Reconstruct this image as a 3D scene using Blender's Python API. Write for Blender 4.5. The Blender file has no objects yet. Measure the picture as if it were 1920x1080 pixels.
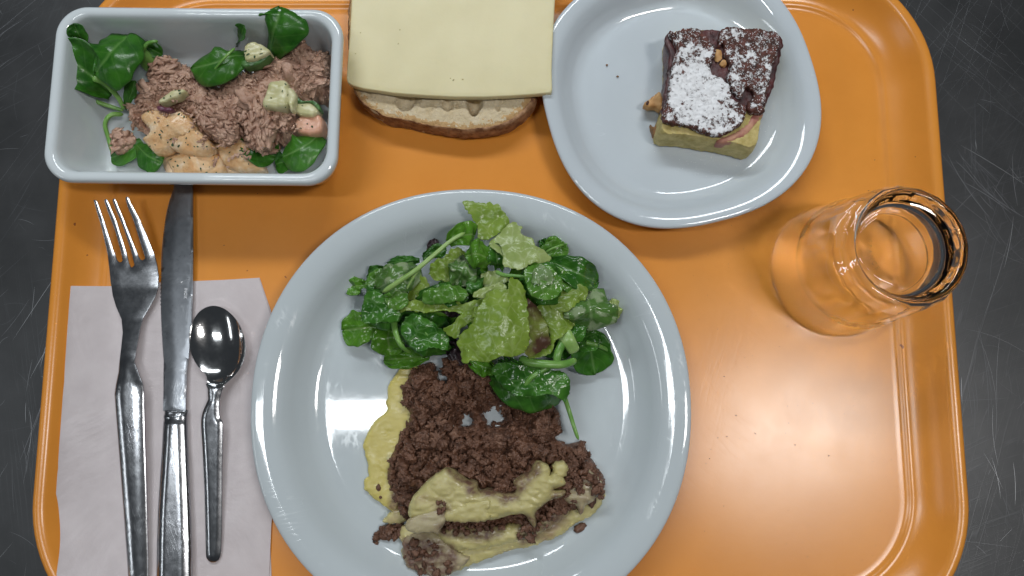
import bpy, bmesh, math, random
import numpy as np
from mathutils import Vector, noise, Matrix
from mathutils.geometry import delaunay_2d_cdt
random.seed(7); rng = np.random.default_rng(7)
SC = bpy.context.scene; COL = SC.collection
MM = 0.001
# ------------------------------------------------------------------ camera
FPX, DIST, TILT = 1920*25/36, 375.0, math.radians(7.24)
cd = bpy.data.cameras.new('camera'); cam = bpy.data.objects.new('camera', cd); COL.objects.link(cam)
cd.lens = 25; cd.sensor_width = 36; cd.clip_start = 0.01; cd.clip_end = 50
CAM = np.array([0, -DIST*math.sin(TILT), DIST*math.cos(TILT)])
cam.location = Vector(CAM*MM); cam.rotation_euler = (TILT, 0, 0)
SC.camera = cam
# ------------------------------------------------------------------ light (a canteen with ceiling tubes)
w = bpy.data.worlds.new('World'); SC.world = w; w.use_nodes = True
w.node_tree.nodes['Background'].inputs[0].default_value = (0.80, 0.90, 1.0, 1)
w.node_tree.nodes['Background'].inputs[1].default_value = 0.055
def tube_light(name, loc, size, size_y, power, col=(0.92, 0.97, 1.0), target=(0, 0, 0)):
    l = bpy.data.lights.new(name, 'AREA'); l.shape = 'RECTANGLE'; l.size = size; l.size_y = size_y
    l.energy = power; l.color = col
    o = bpy.data.objects.new(name, l); COL.objects.link(o); o.location = loc
    o.rotation_euler = (-math.atan2(loc[1], loc[2]), math.atan2(loc[0], loc[2]), 0)      # long side stays level, lamp faces the tray
    return o
tube_light('ceiling_tube_far', (-0.12, 0.82, 0.98), 1.05, 0.14, 9.2)
tube_light('ceiling_tube_left', (-0.62, -0.165, 1.95), 0.70, 0.09, 7.5)
tube_light('ceiling_tube_right', (0.84, -0.20, 1.95), 0.40, 0.18, 12.5, (1.0, 0.97, 0.94))
tube_light('ceiling_tube_side', (-1.9, -0.5, 1.3), 0.12, 0.7, 2.2)
SC.view_settings.view_transform = 'Standard'; SC.view_settings.look = 'None'
SC.view_settings.exposure = -0.12; SC.view_settings.gamma = 1
cy = SC.cycles
cy.use_denoising = True; cy.max_bounces = 12; cy.transmission_bounces = 12; cy.glossy_bounces = 6
cy.sample_clamp_indirect = 25; cy.blur_glossy = 0
# ------------------------------------------------------------------ picture point -> point of the plane at height z (mm)
ct, st = math.cos(TILT), math.sin(TILT)
def P(px, py, z=0.0):
    x = (px-960)/FPX; y = -(py-540)/FPX
    d = np.array([x, y*ct+st, y*st-ct])
    return CAM + d*((z-CAM[2])/d[2])
def PXY(pts, z): return np.array([P(p[0], p[1], z)[:2] for p in pts])
def zoomed(x0, y0, s):            # points noted in an enlarged crop of the photograph
    return lambda *pts: [(x0+s*p[0], y0+s*p[1]) + tuple(p[2:]) for p in pts]
Zbowl = zoomed(60, 0, 600/1751); Zcut = zoomed(60, 340, 1/3); Zcut2 = zoomed(60, 700, 500/1421)
Zbread = zoomed(620, 0, 480/1851); Zsal = zoomed(620, 360, 560/1512); Zmeat = zoomed(620, 640, 580/1424)
Zcake = zoomed(1190, 30, 300/1157); Zspoon = zoomed(340, 550, 140/657)
# ------------------------------------------------------------------ node helpers
def new_mat(name):
    m = bpy.data.materials.new(name); m.use_nodes = True
    nt = m.node_tree; return m, nt, nt.nodes['Principled BSDF']
def N(nt, typ, **kw):
    n = nt.nodes.new(typ)
    for k, v in kw.items():
        if k.startswith('in_'):
            n.inputs[k[3:] if not k[3:].isdigit() else int(k[3:])].default_value = v
        else: setattr(n, k, v)
    return n
def L(nt, a, b): nt.links.new(a, b)
def rgb(c): return (c[0], c[1], c[2], 1)
def noise_tex(nt, scale, detail=4, rough=.55, coord=None, dist=0):
    n = N(nt, 'ShaderNodeTexNoise'); n.inputs['Scale'].default_value = scale
    n.inputs['Detail'].default_value = detail; n.inputs['Roughness'].default_value = rough
    n.inputs['Distortion'].default_value = dist
    if coord is None:
        tc = nt.nodes.get('TC') or N(nt, 'ShaderNodeTexCoord', name='TC'); coord = tc.outputs['Object']
    L(nt, coord, n.inputs['Vector']); return n.outputs['Fac']
def ramp(nt, fac, stops):
    r = N(nt, 'ShaderNodeValToRGB'); e = r.color_ramp.elements
    while len(e) < len(stops): e.new(0.5)
    for i, (p, c) in enumerate(stops):
        e[i].position = p; e[i].color = rgb(c) if not isinstance(c, (int, float)) else (c, c, c, 1)
    L(nt, fac, r.inputs[0]); return r.outputs[0]
def mix(nt, fac, a, b):
    m = N(nt, 'ShaderNodeMix', data_type='RGBA')
    if isinstance(fac, (int, float)): m.inputs[0].default_value = fac
    else: L(nt, fac, m.inputs[0])
    for v, i in ((a, 6), (b, 7)):
        if isinstance(v, tuple): m.inputs[i].default_value = rgb(v)
        else: L(nt, v, m.inputs[i])
    return m.outputs[2]
def math_(nt, op, a, b=None, clamp=False):
    m = N(nt, 'ShaderNodeMath', operation=op); m.use_clamp = clamp
    for v, i in ((a, 0), (b, 1)):
        if v is None: continue
        if isinstance(v, (int, float)): m.inputs[i].default_value = v
        else: L(nt, v, m.inputs[i])
    return m.outputs[0]
def bump(nt, bsdf, h, strength, dist=0.001):
    b = N(nt, 'ShaderNodeBump'); b.inputs['Strength'].default_value = strength; b.inputs['Distance'].default_value = dist
    L(nt, h, b.inputs['Height']); L(nt, b.outputs[0], bsdf.inputs['Normal']); return b
def simple(name, c1, c2, scale, rough=.5, bscale=None, bstr=.3, bdist=.0005, sss=0, spec=.5, coat=0, metal=0, lo=.35, hi=.65):
    m, nt, b = new_mat(name)
    L(nt, ramp(nt, noise_tex(nt, scale, 5), [(lo, c1), (hi, c2)]), b.inputs['Base Color'])
    b.inputs['Roughness'].default_value = rough; b.inputs['Metallic'].default_value = metal
    b.inputs['Specular IOR Level'].default_value = spec; b.inputs['Coat Weight'].default_value = coat
    if sss:
        b.inputs['Subsurface Weight'].default_value = sss; b.inputs['Subsurface Radius'].default_value = (.004, .003, .0015)
        b.inputs['Subsurface Scale'].default_value = 1.0
    if bscale: bump(nt, b, noise_tex(nt, bscale, 6, .6), bstr, bdist)
    return m
def scratch_field(nt, angles, scale, stretch, thr, wob_=.009, gate_=.56):
    """thin bright lines: stretched noise bands turned by several angles"""
    tc = nt.nodes.get('TC') or N(nt, 'ShaderNodeTexCoord', name='TC'); out = None
    for i, a in enumerate(angles):
        mp = N(nt, 'ShaderNodeMapping'); mp.inputs['Rotation'].default_value = (0, 0, a)
        mp2 = N(nt, 'ShaderNodeMapping'); mp2.inputs['Scale'].default_value = (scale, scale/stretch, 1)
        mp2.inputs['Location'].default_value = (i*3.7, i*1.3, i*.7)
        wob = N(nt, 'ShaderNodeTexNoise'); wob.inputs['Scale'].default_value = 9; L(nt, tc.outputs['Object'], wob.inputs['Vector'])
        add = N(nt, 'ShaderNodeVectorMath', operation='MULTIPLY_ADD'); L(nt, wob.outputs['Color'], add.inputs[0])
        add.inputs[1].default_value = (wob_, wob_, 0); L(nt, tc.outputs['Object'], add.inputs[2])
        L(nt, add.outputs[0], mp.inputs[0]); L(nt, mp.outputs[0], mp2.inputs[0])
        n = noise_tex(nt, 1.0, 1, .5, mp2.outputs[0])
        d = math_(nt, 'ABSOLUTE', math_(nt, 'SUBTRACT', n, .5))
        line = math_(nt, 'SUBTRACT', 1.0, math_(nt, 'MULTIPLY', d, 1/thr), True)
        gate = noise_tex(nt, scale/stretch*.9, 2, .5, None)
        g = math_(nt, 'MULTIPLY', math_(nt, 'SUBTRACT', gate, gate_), 7, True) if i % 2 == 0 else math_(nt, 'MULTIPLY', math_(nt, 'SUBTRACT', 1-gate_, gate), 7, True)
        line = math_(nt, 'MULTIPLY', line, g)
        out = line if out is None else math_(nt, 'MAXIMUM', out, line)
    return out
# ------------------------------------------------------------------ materials
def m_table():
    m, nt, b = new_mat('scratched_steel')
    s = scratch_field(nt, (.15, .75, -.55, 2.4, -.08, .42), 85, 45, .006)
    fine = scratch_field(nt, (.35, -.2, 1.2), 260, 40, .012)
    ss = math_(nt, 'MAXIMUM', s, math_(nt, 'MULTIPLY', fine, .3))
    cl = ramp(nt, noise_tex(nt, 14, 6, .65), [(.3, (.056, .058, .060)), (.7, (.086, .088, .091))])
    L(nt, mix(nt, ss, cl, (.13, .135, .145)), b.inputs['Base Color'])
    b.inputs['Metallic'].default_value = .75
    L(nt, math_(nt, 'ADD', math_(nt, 'MULTIPLY', noise_tex(nt, 40, 5), .2), .30), b.inputs['Roughness'])
    bump(nt, b, ss, .3, .0002); return m
def m_tray():
    m, nt, b = new_mat('orange_plastic')
    c = ramp(nt, noise_tex(nt, 30, 6, .6), [(.3, (.68, .258, .036)), (.7, (.73, .285, .043))])
    sp = math_(nt, 'LESS_THAN', noise_tex(nt, 170, 2, .5), .225)
    L(nt, mix(nt, sp, c, (.30, .10, .03)), b.inputs['Base Color'])
    sc = scratch_field(nt, (.3, 1.2, -.9), 260, 20, .02)
    L(nt, math_(nt, 'ADD', math_(nt, 'MULTIPLY', noise_tex(nt, 55, 6, .65), .07), .215), b.inputs['Roughness'])
    h = math_(nt, 'ADD', noise_tex(nt, 900, 3), math_(nt, 'MULTIPLY', sc, -.7))
    bump(nt, b, h, .045, .0003)
    b.inputs['Specular IOR Level'].default_value = .55; return m
def m_porcelain(name, c):
    m, nt, b = new_mat(name)
    c2 = tuple(v*.96 for v in c)
    L(nt, ramp(nt, noise_tex(nt, 22, 4), [(.35, c2), (.65, c)]), b.inputs['Base Color'])
    sc = scratch_field(nt, (.2, 1.4, -.7), 330, 9, .03)
    L(nt, math_(nt, 'ADD', math_(nt, 'ADD', math_(nt, 'MULTIPLY', noise_tex(nt, 120, 6, .7), .09), .01), math_(nt, 'MULTIPLY', sc, .3)), b.inputs['Roughness'])
    bump(nt, b, math_(nt, 'ADD', noise_tex(nt, 260, 3), sc), .025, .0003)
    b.inputs['Coat Weight'].default_value = .3; b.inputs['Coat Roughness'].default_value = .03
    return m
def m_steel(name, rough, base=(.50, .51, .53)):
    m, nt, b = new_mat(name)
    sc = scratch_field(nt, (.1, .5, -.4, 1.3), 700, 14, .03)
    cl = ramp(nt, noise_tex(nt, 160, 6, .7), [(.3, tuple(v*.86 for v in base)), (.7, base)])
    L(nt, mix(nt, math_(nt, 'MULTIPLY', sc, .4), cl, (.85, .86, .88)), b.inputs['Base Color'])
    b.inputs['Metallic'].default_value = 1
    L(nt, math_(nt, 'ADD', math_(nt, 'MULTIPLY', noise_tex(nt, 240, 5, .7), .16), rough), b.inputs['Roughness'])
    bump(nt, b, math_(nt, 'ADD', noise_tex(nt, 350, 4), sc), .06, .0003); return m
def m_leaf(name, dark, light, vein, rough=.34, dressing=.0, uv=True, blister=300, trans=.25, red=None):
    m, nt, b = new_mat(name)
    tc = nt.nodes.get('TC') or N(nt, 'ShaderNodeTexCoord', name='TC')
    c = ramp(nt, noise_tex(nt, 110, 5, .6), [(.32, dark), (.68, light)])
    if uv:
        sp = N(nt, 'ShaderNodeSeparateXYZ'); L(nt, tc.outputs['UV'], sp.inputs[0])
        av = math_(nt, 'ABSOLUTE', sp.outputs[1])
        mid = math_(nt, 'SUBTRACT', 1.0, math_(nt, 'MULTIPLY', av, 11.0), True)
        ph = math_(nt, 'ADD', math_(nt, 'MULTIPLY', sp.outputs[0], 5.0), math_(nt, 'MULTIPLY', av, -1.6))
        ph = math_(nt, 'ADD', ph, math_(nt, 'MULTIPLY', noise_tex(nt, 90, 2), .5))
        fr = math_(nt, 'ABSOLUTE', math_(nt, 'SUBTRACT', math_(nt, 'FRACT', ph), .5))
        side = math_(nt, 'MULTIPLY', math_(nt, 'SUBTRACT', 1.0, math_(nt, 'MULTIPLY', fr, 11.0), True), .16)
        v = math_(nt, 'MAXIMUM', math_(nt, 'MULTIPLY', mid, .55), side)
    else:
        vo = N(nt, 'ShaderNodeTexVoronoi', feature='DISTANCE_TO_EDGE'); vo.inputs['Scale'].default_value = 130
        ds = N(nt, 'ShaderNodeVectorMath', operation='MULTIPLY_ADD')
        nn = N(nt, 'ShaderNodeTexNoise'); nn.inputs['Scale'].default_value = 120; L(nt, tc.outputs['Object'], nn.inputs['Vector'])
        L(nt, nn.outputs['Color'], ds.inputs[0]); ds.inputs[1].default_value = (.006, .006, .006); L(nt, tc.outputs['Object'], ds.inputs[2])
        L(nt, ds.outputs[0], vo.inputs['Vector'])
        v = math_(nt, 'MULTIPLY', math_(nt, 'SUBTRACT', 1.0, math_(nt, 'MULTIPLY', vo.outputs[0], 14.0), True), .40)
    c = mix(nt, v, c, vein)
    if red:
        c = mix(nt, ramp(nt, noise_tex(nt, 60, 4), [(.42, 0.0), (.6, 1.0)]), c, red)
    r = rough
    if dressing:
        dn = noise_tex(nt, 150, 3, .55, None, .6)
        d = ramp(nt, dn, [(1-dressing, 0.0), (min(1, 1-dressing+.09), .62)])
        c = mix(nt, d, c, (.44, .52, .33))
        h = math_(nt, 'ADD', math_(nt, 'MULTIPLY', d, .8), math_(nt, 'ADD', math_(nt, 'MULTIPLY', noise_tex(nt, blister, 3), .7), math_(nt, 'MULTIPLY', v, -.4)))
    else:
        h = math_(nt, 'ADD', math_(nt, 'MULTIPLY', noise_tex(nt, blister, 3), .7), math_(nt, 'MULTIPLY', v, -.5))
    L(nt, c, b.inputs['Base Color']); b.inputs['Roughness'].default_value = r
    bump(nt, b, h, .32, .0009)
    tr = N(nt, 'ShaderNodeBsdfTranslucent'); L(nt, c, tr.inputs['Color'])
    ms = N(nt, 'ShaderNodeMixShader'); ms.inputs[0].default_value = trans
    L(nt, b.outputs[0], ms.inputs[1]); L(nt, tr.outputs[0], ms.inputs[2])
    L(nt, ms.outputs[0], nt.nodes['Material Output'].inputs[0]); return m
def m_glass():
    m, nt, b = new_mat('clear_glass')
    b.inputs['Transmission Weight'].default_value = 1; b.inputs['Roughness'].default_value = 0.0
    b.inputs['IOR'].default_value = 1.46; b.inputs['Base Color'].default_value = (1, 1, 1, 1)
    bump(nt, b, noise_tex(nt, 90, 2), .05, .0006); return m
MT = {}
MT['table'] = m_table(); MT['tray'] = m_tray()
MT['deep'] = m_porcelain('bowl_porcelain', (.62, .675, .70)); MT['plate'] = m_porcelain('white_porcelain', (.52, .575, .60)); MT['bowl'] = m_porcelain('white_stoneware', (.54, .595, .635))
MT['steel'] = m_steel('polished_steel', .12, (.42, .43, .45)); MT['blade'] = m_steel('satin_steel', .22, (.30, .315, .34)); MT['spoon'] = m_steel('mirror_steel', .035, (.62, .62, .62))
MT['etch'] = simple('etched_steel', (.75, .76, .78), (.85, .86, .88), 500, .5, metal=.6)
def m_napkin():
    m, nt, b = new_mat('white_paper_napkin')
    L(nt, ramp(nt, noise_tex(nt, 60, 5), [(.35, (.56, .51, .52)), (.65, (.62, .57, .58))]), b.inputs['Base Color']); b.inputs['Roughness'].default_value = .9
    h = math_(nt, 'ADD', math_(nt, 'MULTIPLY', noise_tex(nt, 1300, 4), .12), math_(nt, 'MULTIPLY', noise_tex(nt, 20, 4, .5, None, 1.2), 4.5))
    bump(nt, b, h, .5, .0011); return m
MT['napkin'] = m_napkin()
MT['cheese'] = simple('pale_yellow_cheese', (.66, .595, .35), (.70, .635, .385), 50, .42, 700, .12, .0003, sss=.25)
MT['cheese_eye'] = simple('cheese_pit', (.42, .36, .15), (.46, .40, .18), 300, .6)
MT['leafD'] = m_leaf('dark_green_leaf', (.016, .098, .008), (.055, .215, .018), (.17, .35, .09), .28)
MT['leafM'] = m_leaf('mid_green_leaf', (.026, .125, .010), (.070, .240, .022), (.22, .40, .13), .3)
MT['wetD'] = m_leaf('dressed_dark_leaf', (.022, .105, .011), (.070, .225, .026), (.24, .40, .14), .19, .33)
MT['wetM'] = m_leaf('dressed_mid_leaf', (.060, .190, .013), (.135, .340, .032), (.30, .45, .15), .17, .33)
MT['coat'] = m_leaf('cream_coated_leaf', (.07, .17, .035), (.13, .27, .06), (.30, .42, .20), .15, .50)
MT['lett'] = m_leaf('light_green_lettuce', (.18, .30, .030), (.32, .46, .075), (.45, .56, .20), .26, .24, False, 170, .35)
MT['lettP'] = m_leaf('pale_green_lettuce', (.31, .42, .11), (.44, .54, .20), (.54, .62, .32), .26, .30, False, 240, .3)
MT['lettR'] = m_leaf('browned_lettuce', (.17, .22, .035), (.26, .32, .06), (.30, .33, .12), .3, .22, False, 240, .3, (.10, .05, .03))
MT['tornD'] = m_leaf('torn_dark_leaf', (.022, .110, .011), (.072, .230, .027), (.18, .36, .11), .19, .33, False, 260)
MT['tornM'] = m_leaf('torn_mid_leaf', (.060, .180, .018), (.140, .330, .045), (.27, .43, .15), .19, .33, False, 260)
MT['purple'] = m_leaf('purple_leaf', (.022, .016, .018), (.06, .035, .04), (.12, .07, .08), .3, .25)
MT['stem'] = simple('pale_green_stem', (.20, .36, .08), (.33, .48, .17), 90, .3, 500, .3, .0003, sss=.15)
MT['stemD'] = simple('green_stem', (.10, .25, .04), (.20, .38, .09), 90, .3, 500, .3, .0003, sss=.15)
def m_meat():
    m, nt, b = new_mat('browned_minced_meat')
    c = ramp(nt, noise_tex(nt, 260, 6, .65), [(.28, (.058, .025, .014)), (.5, (.135, .063, .037)), (.74, (.27, .145, .092))])
    t = ramp(nt, noise_tex(nt, 75, 3), [(.4, 0.0), (.65, .55)])
    L(nt, mix(nt, t, c, (.150, .065, .035)), b.inputs['Base Color'])
    L(nt, ramp(nt, noise_tex(nt, 330, 3), [(.4, .28), (.6, .62)]), b.inputs['Roughness'])
    bump(nt, b, noise_tex(nt, 1300, 6, .65), .9, .0005); return m
MT['meat'] = m_meat()
MT['meatbed'] = simple('dark_meat_juice', (.035, .015, .011), (.085, .038, .027), 260, .4, 900, .9, .0006)
MT['tuna'] = simple('flaked_tuna', (.29, .148, .100), (.56, .365, .265), 170, .42, 1100, .8, .0005, sss=.1, lo=.28, hi=.72)
MT['tunabed'] = simple('tuna_juice', (.22, .115, .08), (.42, .26, .19), 190, .5, 800, .8, .0006)
def m_mash(name, a, bcol, stain, lo, hi):
    m, nt, b = new_mat(name)
    c = ramp(nt, noise_tex(nt, 70, 5, .6), [(.3, a), (.7, bcol)])
    s = ramp(nt, noise_tex(nt, 55, 4, .55, None, .4), [(lo, 0.0), (hi, .85)])
    at = N(nt, 'ShaderNodeAttribute', attribute_name='stain')
    k = math_(nt, 'MULTIPLY', at.outputs['Fac'], ramp(nt, noise_tex(nt, 230, 5, .65), [(.32, .25), (.62, 1.0)]))
    L(nt, mix(nt, k, mix(nt, s, c, stain), (.125, .060, .045)), b.inputs['Base Color'])
    L(nt, ramp(nt, noise_tex(nt, 200, 4), [(.4, .25), (.6, .55)]), b.inputs['Roughness'])
    b.inputs['Subsurface Weight'].default_value = .2; b.inputs['Subsurface Radius'].default_value = (.003, .0025, .001); b.inputs['Subsurface Scale'].default_value = 1
    bump(nt, b, noise_tex(nt, 240, 5, .55), .35, .0008); return m
MT['mashY'] = m_mash('yellow_mash', (.52, .44, .12), (.60, .52, .19), (.30, .23, .10), .58, .75)
MT['mash'] = m_mash('pale_mash', (.45, .395, .155), (.56, .50, .24), (.31, .20, .13), .56, .76)
MT['mashM'] = m_mash('meat_stained_mash', (.38, .325, .185), (.46, .40, .25), (.19, .105, .075), .46, .66)
MT['crumb'] = simple('bread_crumb', (.58, .465, .29), (.68, .575, .40), 160, .8, 620, 1.0, .0012, sss=.1)
MT['crust'] = simple('bread_crust', (.17, .068, .030), (.46, .265, .14), 230, .7, 650, .9, .0009)
MT['toast'] = simple('toasted_crumb', (.46, .27, .11), (.58, .39, .19), 180, .75, 620, 1.0, .0010)
MT['custard'] = simple('yellow_custard_cake', (.40, .31, .085), (.60, .49, .20), 260, .5, 480, .9, .0009, sss=.15)
MT['base'] = simple('browned_cake_base', (.16, .07, .025), (.34, .18, .07), 300, .6, 700, .6, .0006)
MT['fruit'] = simple('dark_plum_filling', (.028, .007, .008), (.10, .022, .022), 170, .3, 600, .6, .0008)
MT['pinkcake'] = simple('plum_soaked_crumb', (.36, .13, .10), (.52, .27, .17), 200, .5, 600, .6, .0006)
MT['cakeTop0'] = simple('browned_cake_top', (.040, .016, .012), (.12, .045, .026), 240, .5, 650, .9, .0008)
def m_caketop():
    m, nt, b = new_mat('baked_top_with_sugar')
    c = ramp(nt, noise_tex(nt, 240, 5), [(.33, (.028, .010, .008)), (.5, (.085, .028, .018)), (.68, (.15, .045, .035))])
    at = N(nt, 'ShaderNodeAttribute', attribute_name='sugar')
    n = math_(nt, 'ADD', math_(nt, 'MULTIPLY', noise_tex(nt, 520, 5, .68), .8), math_(nt, 'MULTIPLY', noise_tex(nt, 170, 3), .55))
    k = math_(nt, 'ADD', n, math_(nt, 'SUBTRACT', at.outputs['Fac'], 1.0))
    f = ramp(nt, k, [(.30, 0.0), (.375, .95)])
    L(nt, mix(nt, f, c, (.84, .85, .87)), b.inputs['Base Color']); b.inputs['Roughness'].default_value = .7
    bump(nt, b, math_(nt, 'ADD', noise_tex(nt, 650, 6, .6), math_(nt, 'MULTIPLY', f, .5)), .8, .0008); return m
MT['cakeTop'] = m_caketop()
MT['sugar'] = simple('icing_sugar', (.80, .81, .83), (.86, .87, .88), 500, .9, spec=.1)
MT['apricot'] = simple('golden_crumb', (.45, .22, .07), (.60, .36, .15), 260, .6, 700, .6, .0005)
def m_potato():
    m, nt, b = new_mat('sauced_potato')
    c = ramp(nt, noise_tex(nt, 120, 5, .6, None, .5), [(.3, (.62, .33, .13)), (.5, (.68, .45, .24)), (.68, (.74, .60, .43))])
    L(nt, c, b.inputs['Base Color']); b.inputs['Roughness'].default_value = .2; b.inputs['Coat Weight'].default_value = .3
    b.inputs['Subsurface Weight'].default_value = .2; b.inputs['Subsurface Radius'].default_value = (.004, .003, .0015); b.inputs['Subsurface Scale'].default_value = 1
    bump(nt, b, noise_tex(nt, 330, 6, .6), .9, .0011); return m
MT['potato'] = m_potato()
MT['sauce'] = simple('cream_sauce', (.66, .42, .24), (.74, .56, .38), 140, .2, 300, .7, .0008, sss=.2)
MT['herb'] = simple('chopped_herb', (.010, .035, .008), (.03, .08, .02), 900, .5)
MT['cuke'] = simple('cucumber_flesh', (.46, .44, .22), (.60, .57, .36), 150, .3, 300, .3, .0005, sss=.2)
MT['cukeskin'] = simple('cucumber_skin', (.03, .10, .02), (.08, .19, .05), 300, .35)
MT['pinkbit'] = simple('pink_sauced_piece', (.55, .27, .17), (.66, .40, .28), 150, .35, 400, .4, .0006, sss=.2)
MT['onion'] = simple('purple_onion', (.09, .025, .045), (.16, .05, .08), 300, .3)
MT['glass'] = m_glass()
# ------------------------------------------------------------------ objects
ORG = {}
def reg(o, label, cat, group, kind):
    if label: o['label'] = label
    if cat: o['category'] = cat
    if group: o['group'] = group
    if kind: o['kind'] = kind
def thing(name, label, cat, loc, group=None, kind=None):
    o = bpy.data.objects.new(name, None); COL.objects.link(o); o.empty_display_size = .01
    ORG[o] = np.array(loc, float); o.location = Vector(ORG[o]*MM); reg(o, label, cat, group, kind); return o
def obj(name, V, F, mat, parent=None, label=None, cat=None, group=None, kind=None, smooth=True, sharp=40, uv=None, mats=None, fm=None):
    V = np.asarray(V, float)
    org = ORG[parent] if parent is not None else np.array([V[:, 0].mean(), V[:, 1].mean(), V[:, 2].min()])
    me = bpy.data.meshes.new(name)
    me.from_pydata(((V-org)*MM).tolist(), [], [tuple(int(i) for i in f) for f in F])
    for m_ in (mats or [mat]): me.materials.append(m_)
    if fm is not None: me.polygons.foreach_set('material_index', np.asarray(fm, np.int32))
    bm = bmesh.new(); bm.from_mesh(me); bmesh.ops.recalc_face_normals(bm, faces=bm.faces); bm.to_mesh(me); bm.free()
    if uv is not None:
        l = me.uv_layers.new(name='UVMap'); vi = np.empty(len(me.loops), np.int32); me.loops.foreach_get('vertex_index', vi)
        l.data.foreach_set('uv', np.asarray(uv, np.float32)[vi].ravel())
    if smooth:
        me.polygons.foreach_set('use_smooth', np.ones(len(me.polygons), bool))
        if sharp: me.set_sharp_from_angle(angle=math.radians(sharp))
    o = bpy.data.objects.new(name, me); COL.objects.link(o)
    if parent is None: o.location = Vector(org*MM)
    else: o.parent = parent
    ORG[o] = org; reg(o, label, cat, group, kind); return o
# ------------------------------------------------------------------ shapes
def closed_spline(pts, step, jit=0.0, jscale=.2):
    """Catmull-Rom through closed 2D points, resampled every step mm, with uneven edge jit mm"""
    p = np.asarray(pts, float); n = len(p); out = []
    for i in range(n):
        p0, p1, p2, p3 = p[i-1], p[i], p[(i+1) % n], p[(i+2) % n]
        k = max(1, int(round(np.linalg.norm(p2-p1)/step)))
        for j in range(k):
            t = j/k
            out.append(.5*((2*p1)+(-p0+p2)*t+(2*p0-5*p1+4*p2-p3)*t*t+(-p0+3*p1-3*p2+p3)*t**3))
    o = np.array(out)
    if jit:
        d = np.array([noise.noise(Vector((q[0]*jscale, q[1]*jscale, 3.1))) + .5*noise.noise(Vector((q[0]*jscale*2.7, q[1]*jscale*2.7, 9.1))) for q in o])
        t = np.roll(o, -1, 0)-np.roll(o, 1, 0); t /= np.linalg.norm(t, axis=1)[:, None]+1e-9
        o = o + np.c_[t[:, 1], -t[:, 0]]*(d*jit)[:, None]
    return o
def resample_poly(pts, step):
    p = np.asarray(pts, float); out = []
    for i in range(len(p)):
        a, b = p[i], p[(i+1) % len(p)]; k = max(1, int(round(np.linalg.norm(b-a)/step)))
        out += [a+(b-a)*j/k for j in range(k)]
    return np.array(out)
def edge_dist(q, poly):
    a = poly; b = np.roll(poly, -1, 0); ab = b-a; l2 = (ab**2).sum(1)+1e-12; out = np.empty(len(q))
    for s in range(0, len(q), 2000):
        d = q[s:s+2000, None, :]-a[None]; t = np.clip((d*ab[None]).sum(2)/l2, 0, 1)
        out[s:s+2000] = np.sqrt((((d-t[..., None]*ab[None]))**2).sum(2).min(1))
    return out
def inside(q, poly):
    x, y = q[:, 0], q[:, 1]; r = np.zeros(len(q), bool); n = len(poly)
    for i in range(n):
        x1, y1 = poly[i]; x2, y2 = poly[(i+1) % n]
        if y1 == y2: continue
        c = ((y1 > y) != (y2 > y)) & (x < (x2-x1)*(y-y1)/(y2-y1)+x1); r ^= c
    return r
def fill(poly, step, insets=()):
    lo, hi = poly.min(0), poly.max(0)
    gx, gy = np.meshgrid(np.arange(lo[0], hi[0], step), np.arange(lo[1], hi[1], step*.866)); gx = gx.copy(); gx[1::2] += step/2
    g = np.c_[gx.ravel(), gy.ravel()]; g = g+rng.uniform(-.15, .15, g.shape)*step
    g = g[inside(g, poly)]; de = edge_dist(g, poly) if len(g) else np.zeros(0)
    keep = [g[de > max(step*.5, (max(insets) if insets else 0)+step*.35)]] if len(g) else []
    t = np.roll(poly, -1, 0)-np.roll(poly, 1, 0); t /= np.linalg.norm(t, axis=1)[:, None]+1e-9
    area = .5*np.sum(poly[:, 0]*np.roll(poly[:, 1], -1)-np.roll(poly[:, 0], -1)*poly[:, 1])
    nrm = np.c_[-t[:, 1], t[:, 0]]*(1 if area > 0 else -1)
    for ins in insets:
        q = poly+nrm*ins; q = q[inside(q, poly)]
        if len(q): keep.append(q[edge_dist(q, poly) > ins*.85])
    pts = np.vstack([poly]+keep); nb = len(poly)
    r = delaunay_2d_cdt([Vector(p) for p in pts], [], [list(range(nb))], 1, 1e-6)
    V = np.array([[v.x, v.y] for v in r[0]]); F = np.array([f for f in r[2]])
    c = V[F].mean(1); F = F[inside(c, poly)]
    used = np.unique(F); mp = -np.ones(len(V), int); mp[used] = np.arange(len(used))
    return V[used], mp[F]
def border_edges(F):
    e = {}
    for f in F:
        for i in range(3):
            a, b = int(f[i]), int(f[(i+1) % 3]); k = (min(a, b), max(a, b)); e[k] = None if k in e else (a, b)
    return [v for v in e.values() if v]
def slab(poly, step, ztop, zbot, insets=()):
    """closed solid over an outline: ztop(xy, d), zbot(xy, d) with d = distance to the edge"""
    V, F = fill(poly, step, insets); d = edge_dist(V, poly); n = len(V)
    top = np.c_[V, ztop(V, d)]; bot = np.c_[V, zbot(V, d)]
    bot[:, 2] = np.minimum(bot[:, 2], top[:, 2]-.02)
    FF = [tuple(f) for f in F]+[tuple(n+f[::-1]) for f in F]+[(b, a, n+a, n+b) for a, b in border_edges(F)]
    return np.vstack([top, bot]), FF
def nz(V, s, seed=0.0, oct=1):
    V = np.asarray(V); o = np.zeros(len(V)); a = 1.0
    for k in range(oct):
        o += a*np.array([noise.noise(Vector((v[0]*s, v[1]*s, (v[2]*s if V.shape[1] > 2 else 0)+seed))) for v in V]); s *= 2.1; a *= .5
    return o
def dome(d, r): return np.sqrt(np.clip(1-(1-np.clip(d/r, 0, 1))**2, 0, 1))
def const(z): return lambda V, d: np.full(len(V), float(z))
ICO = {}
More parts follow.
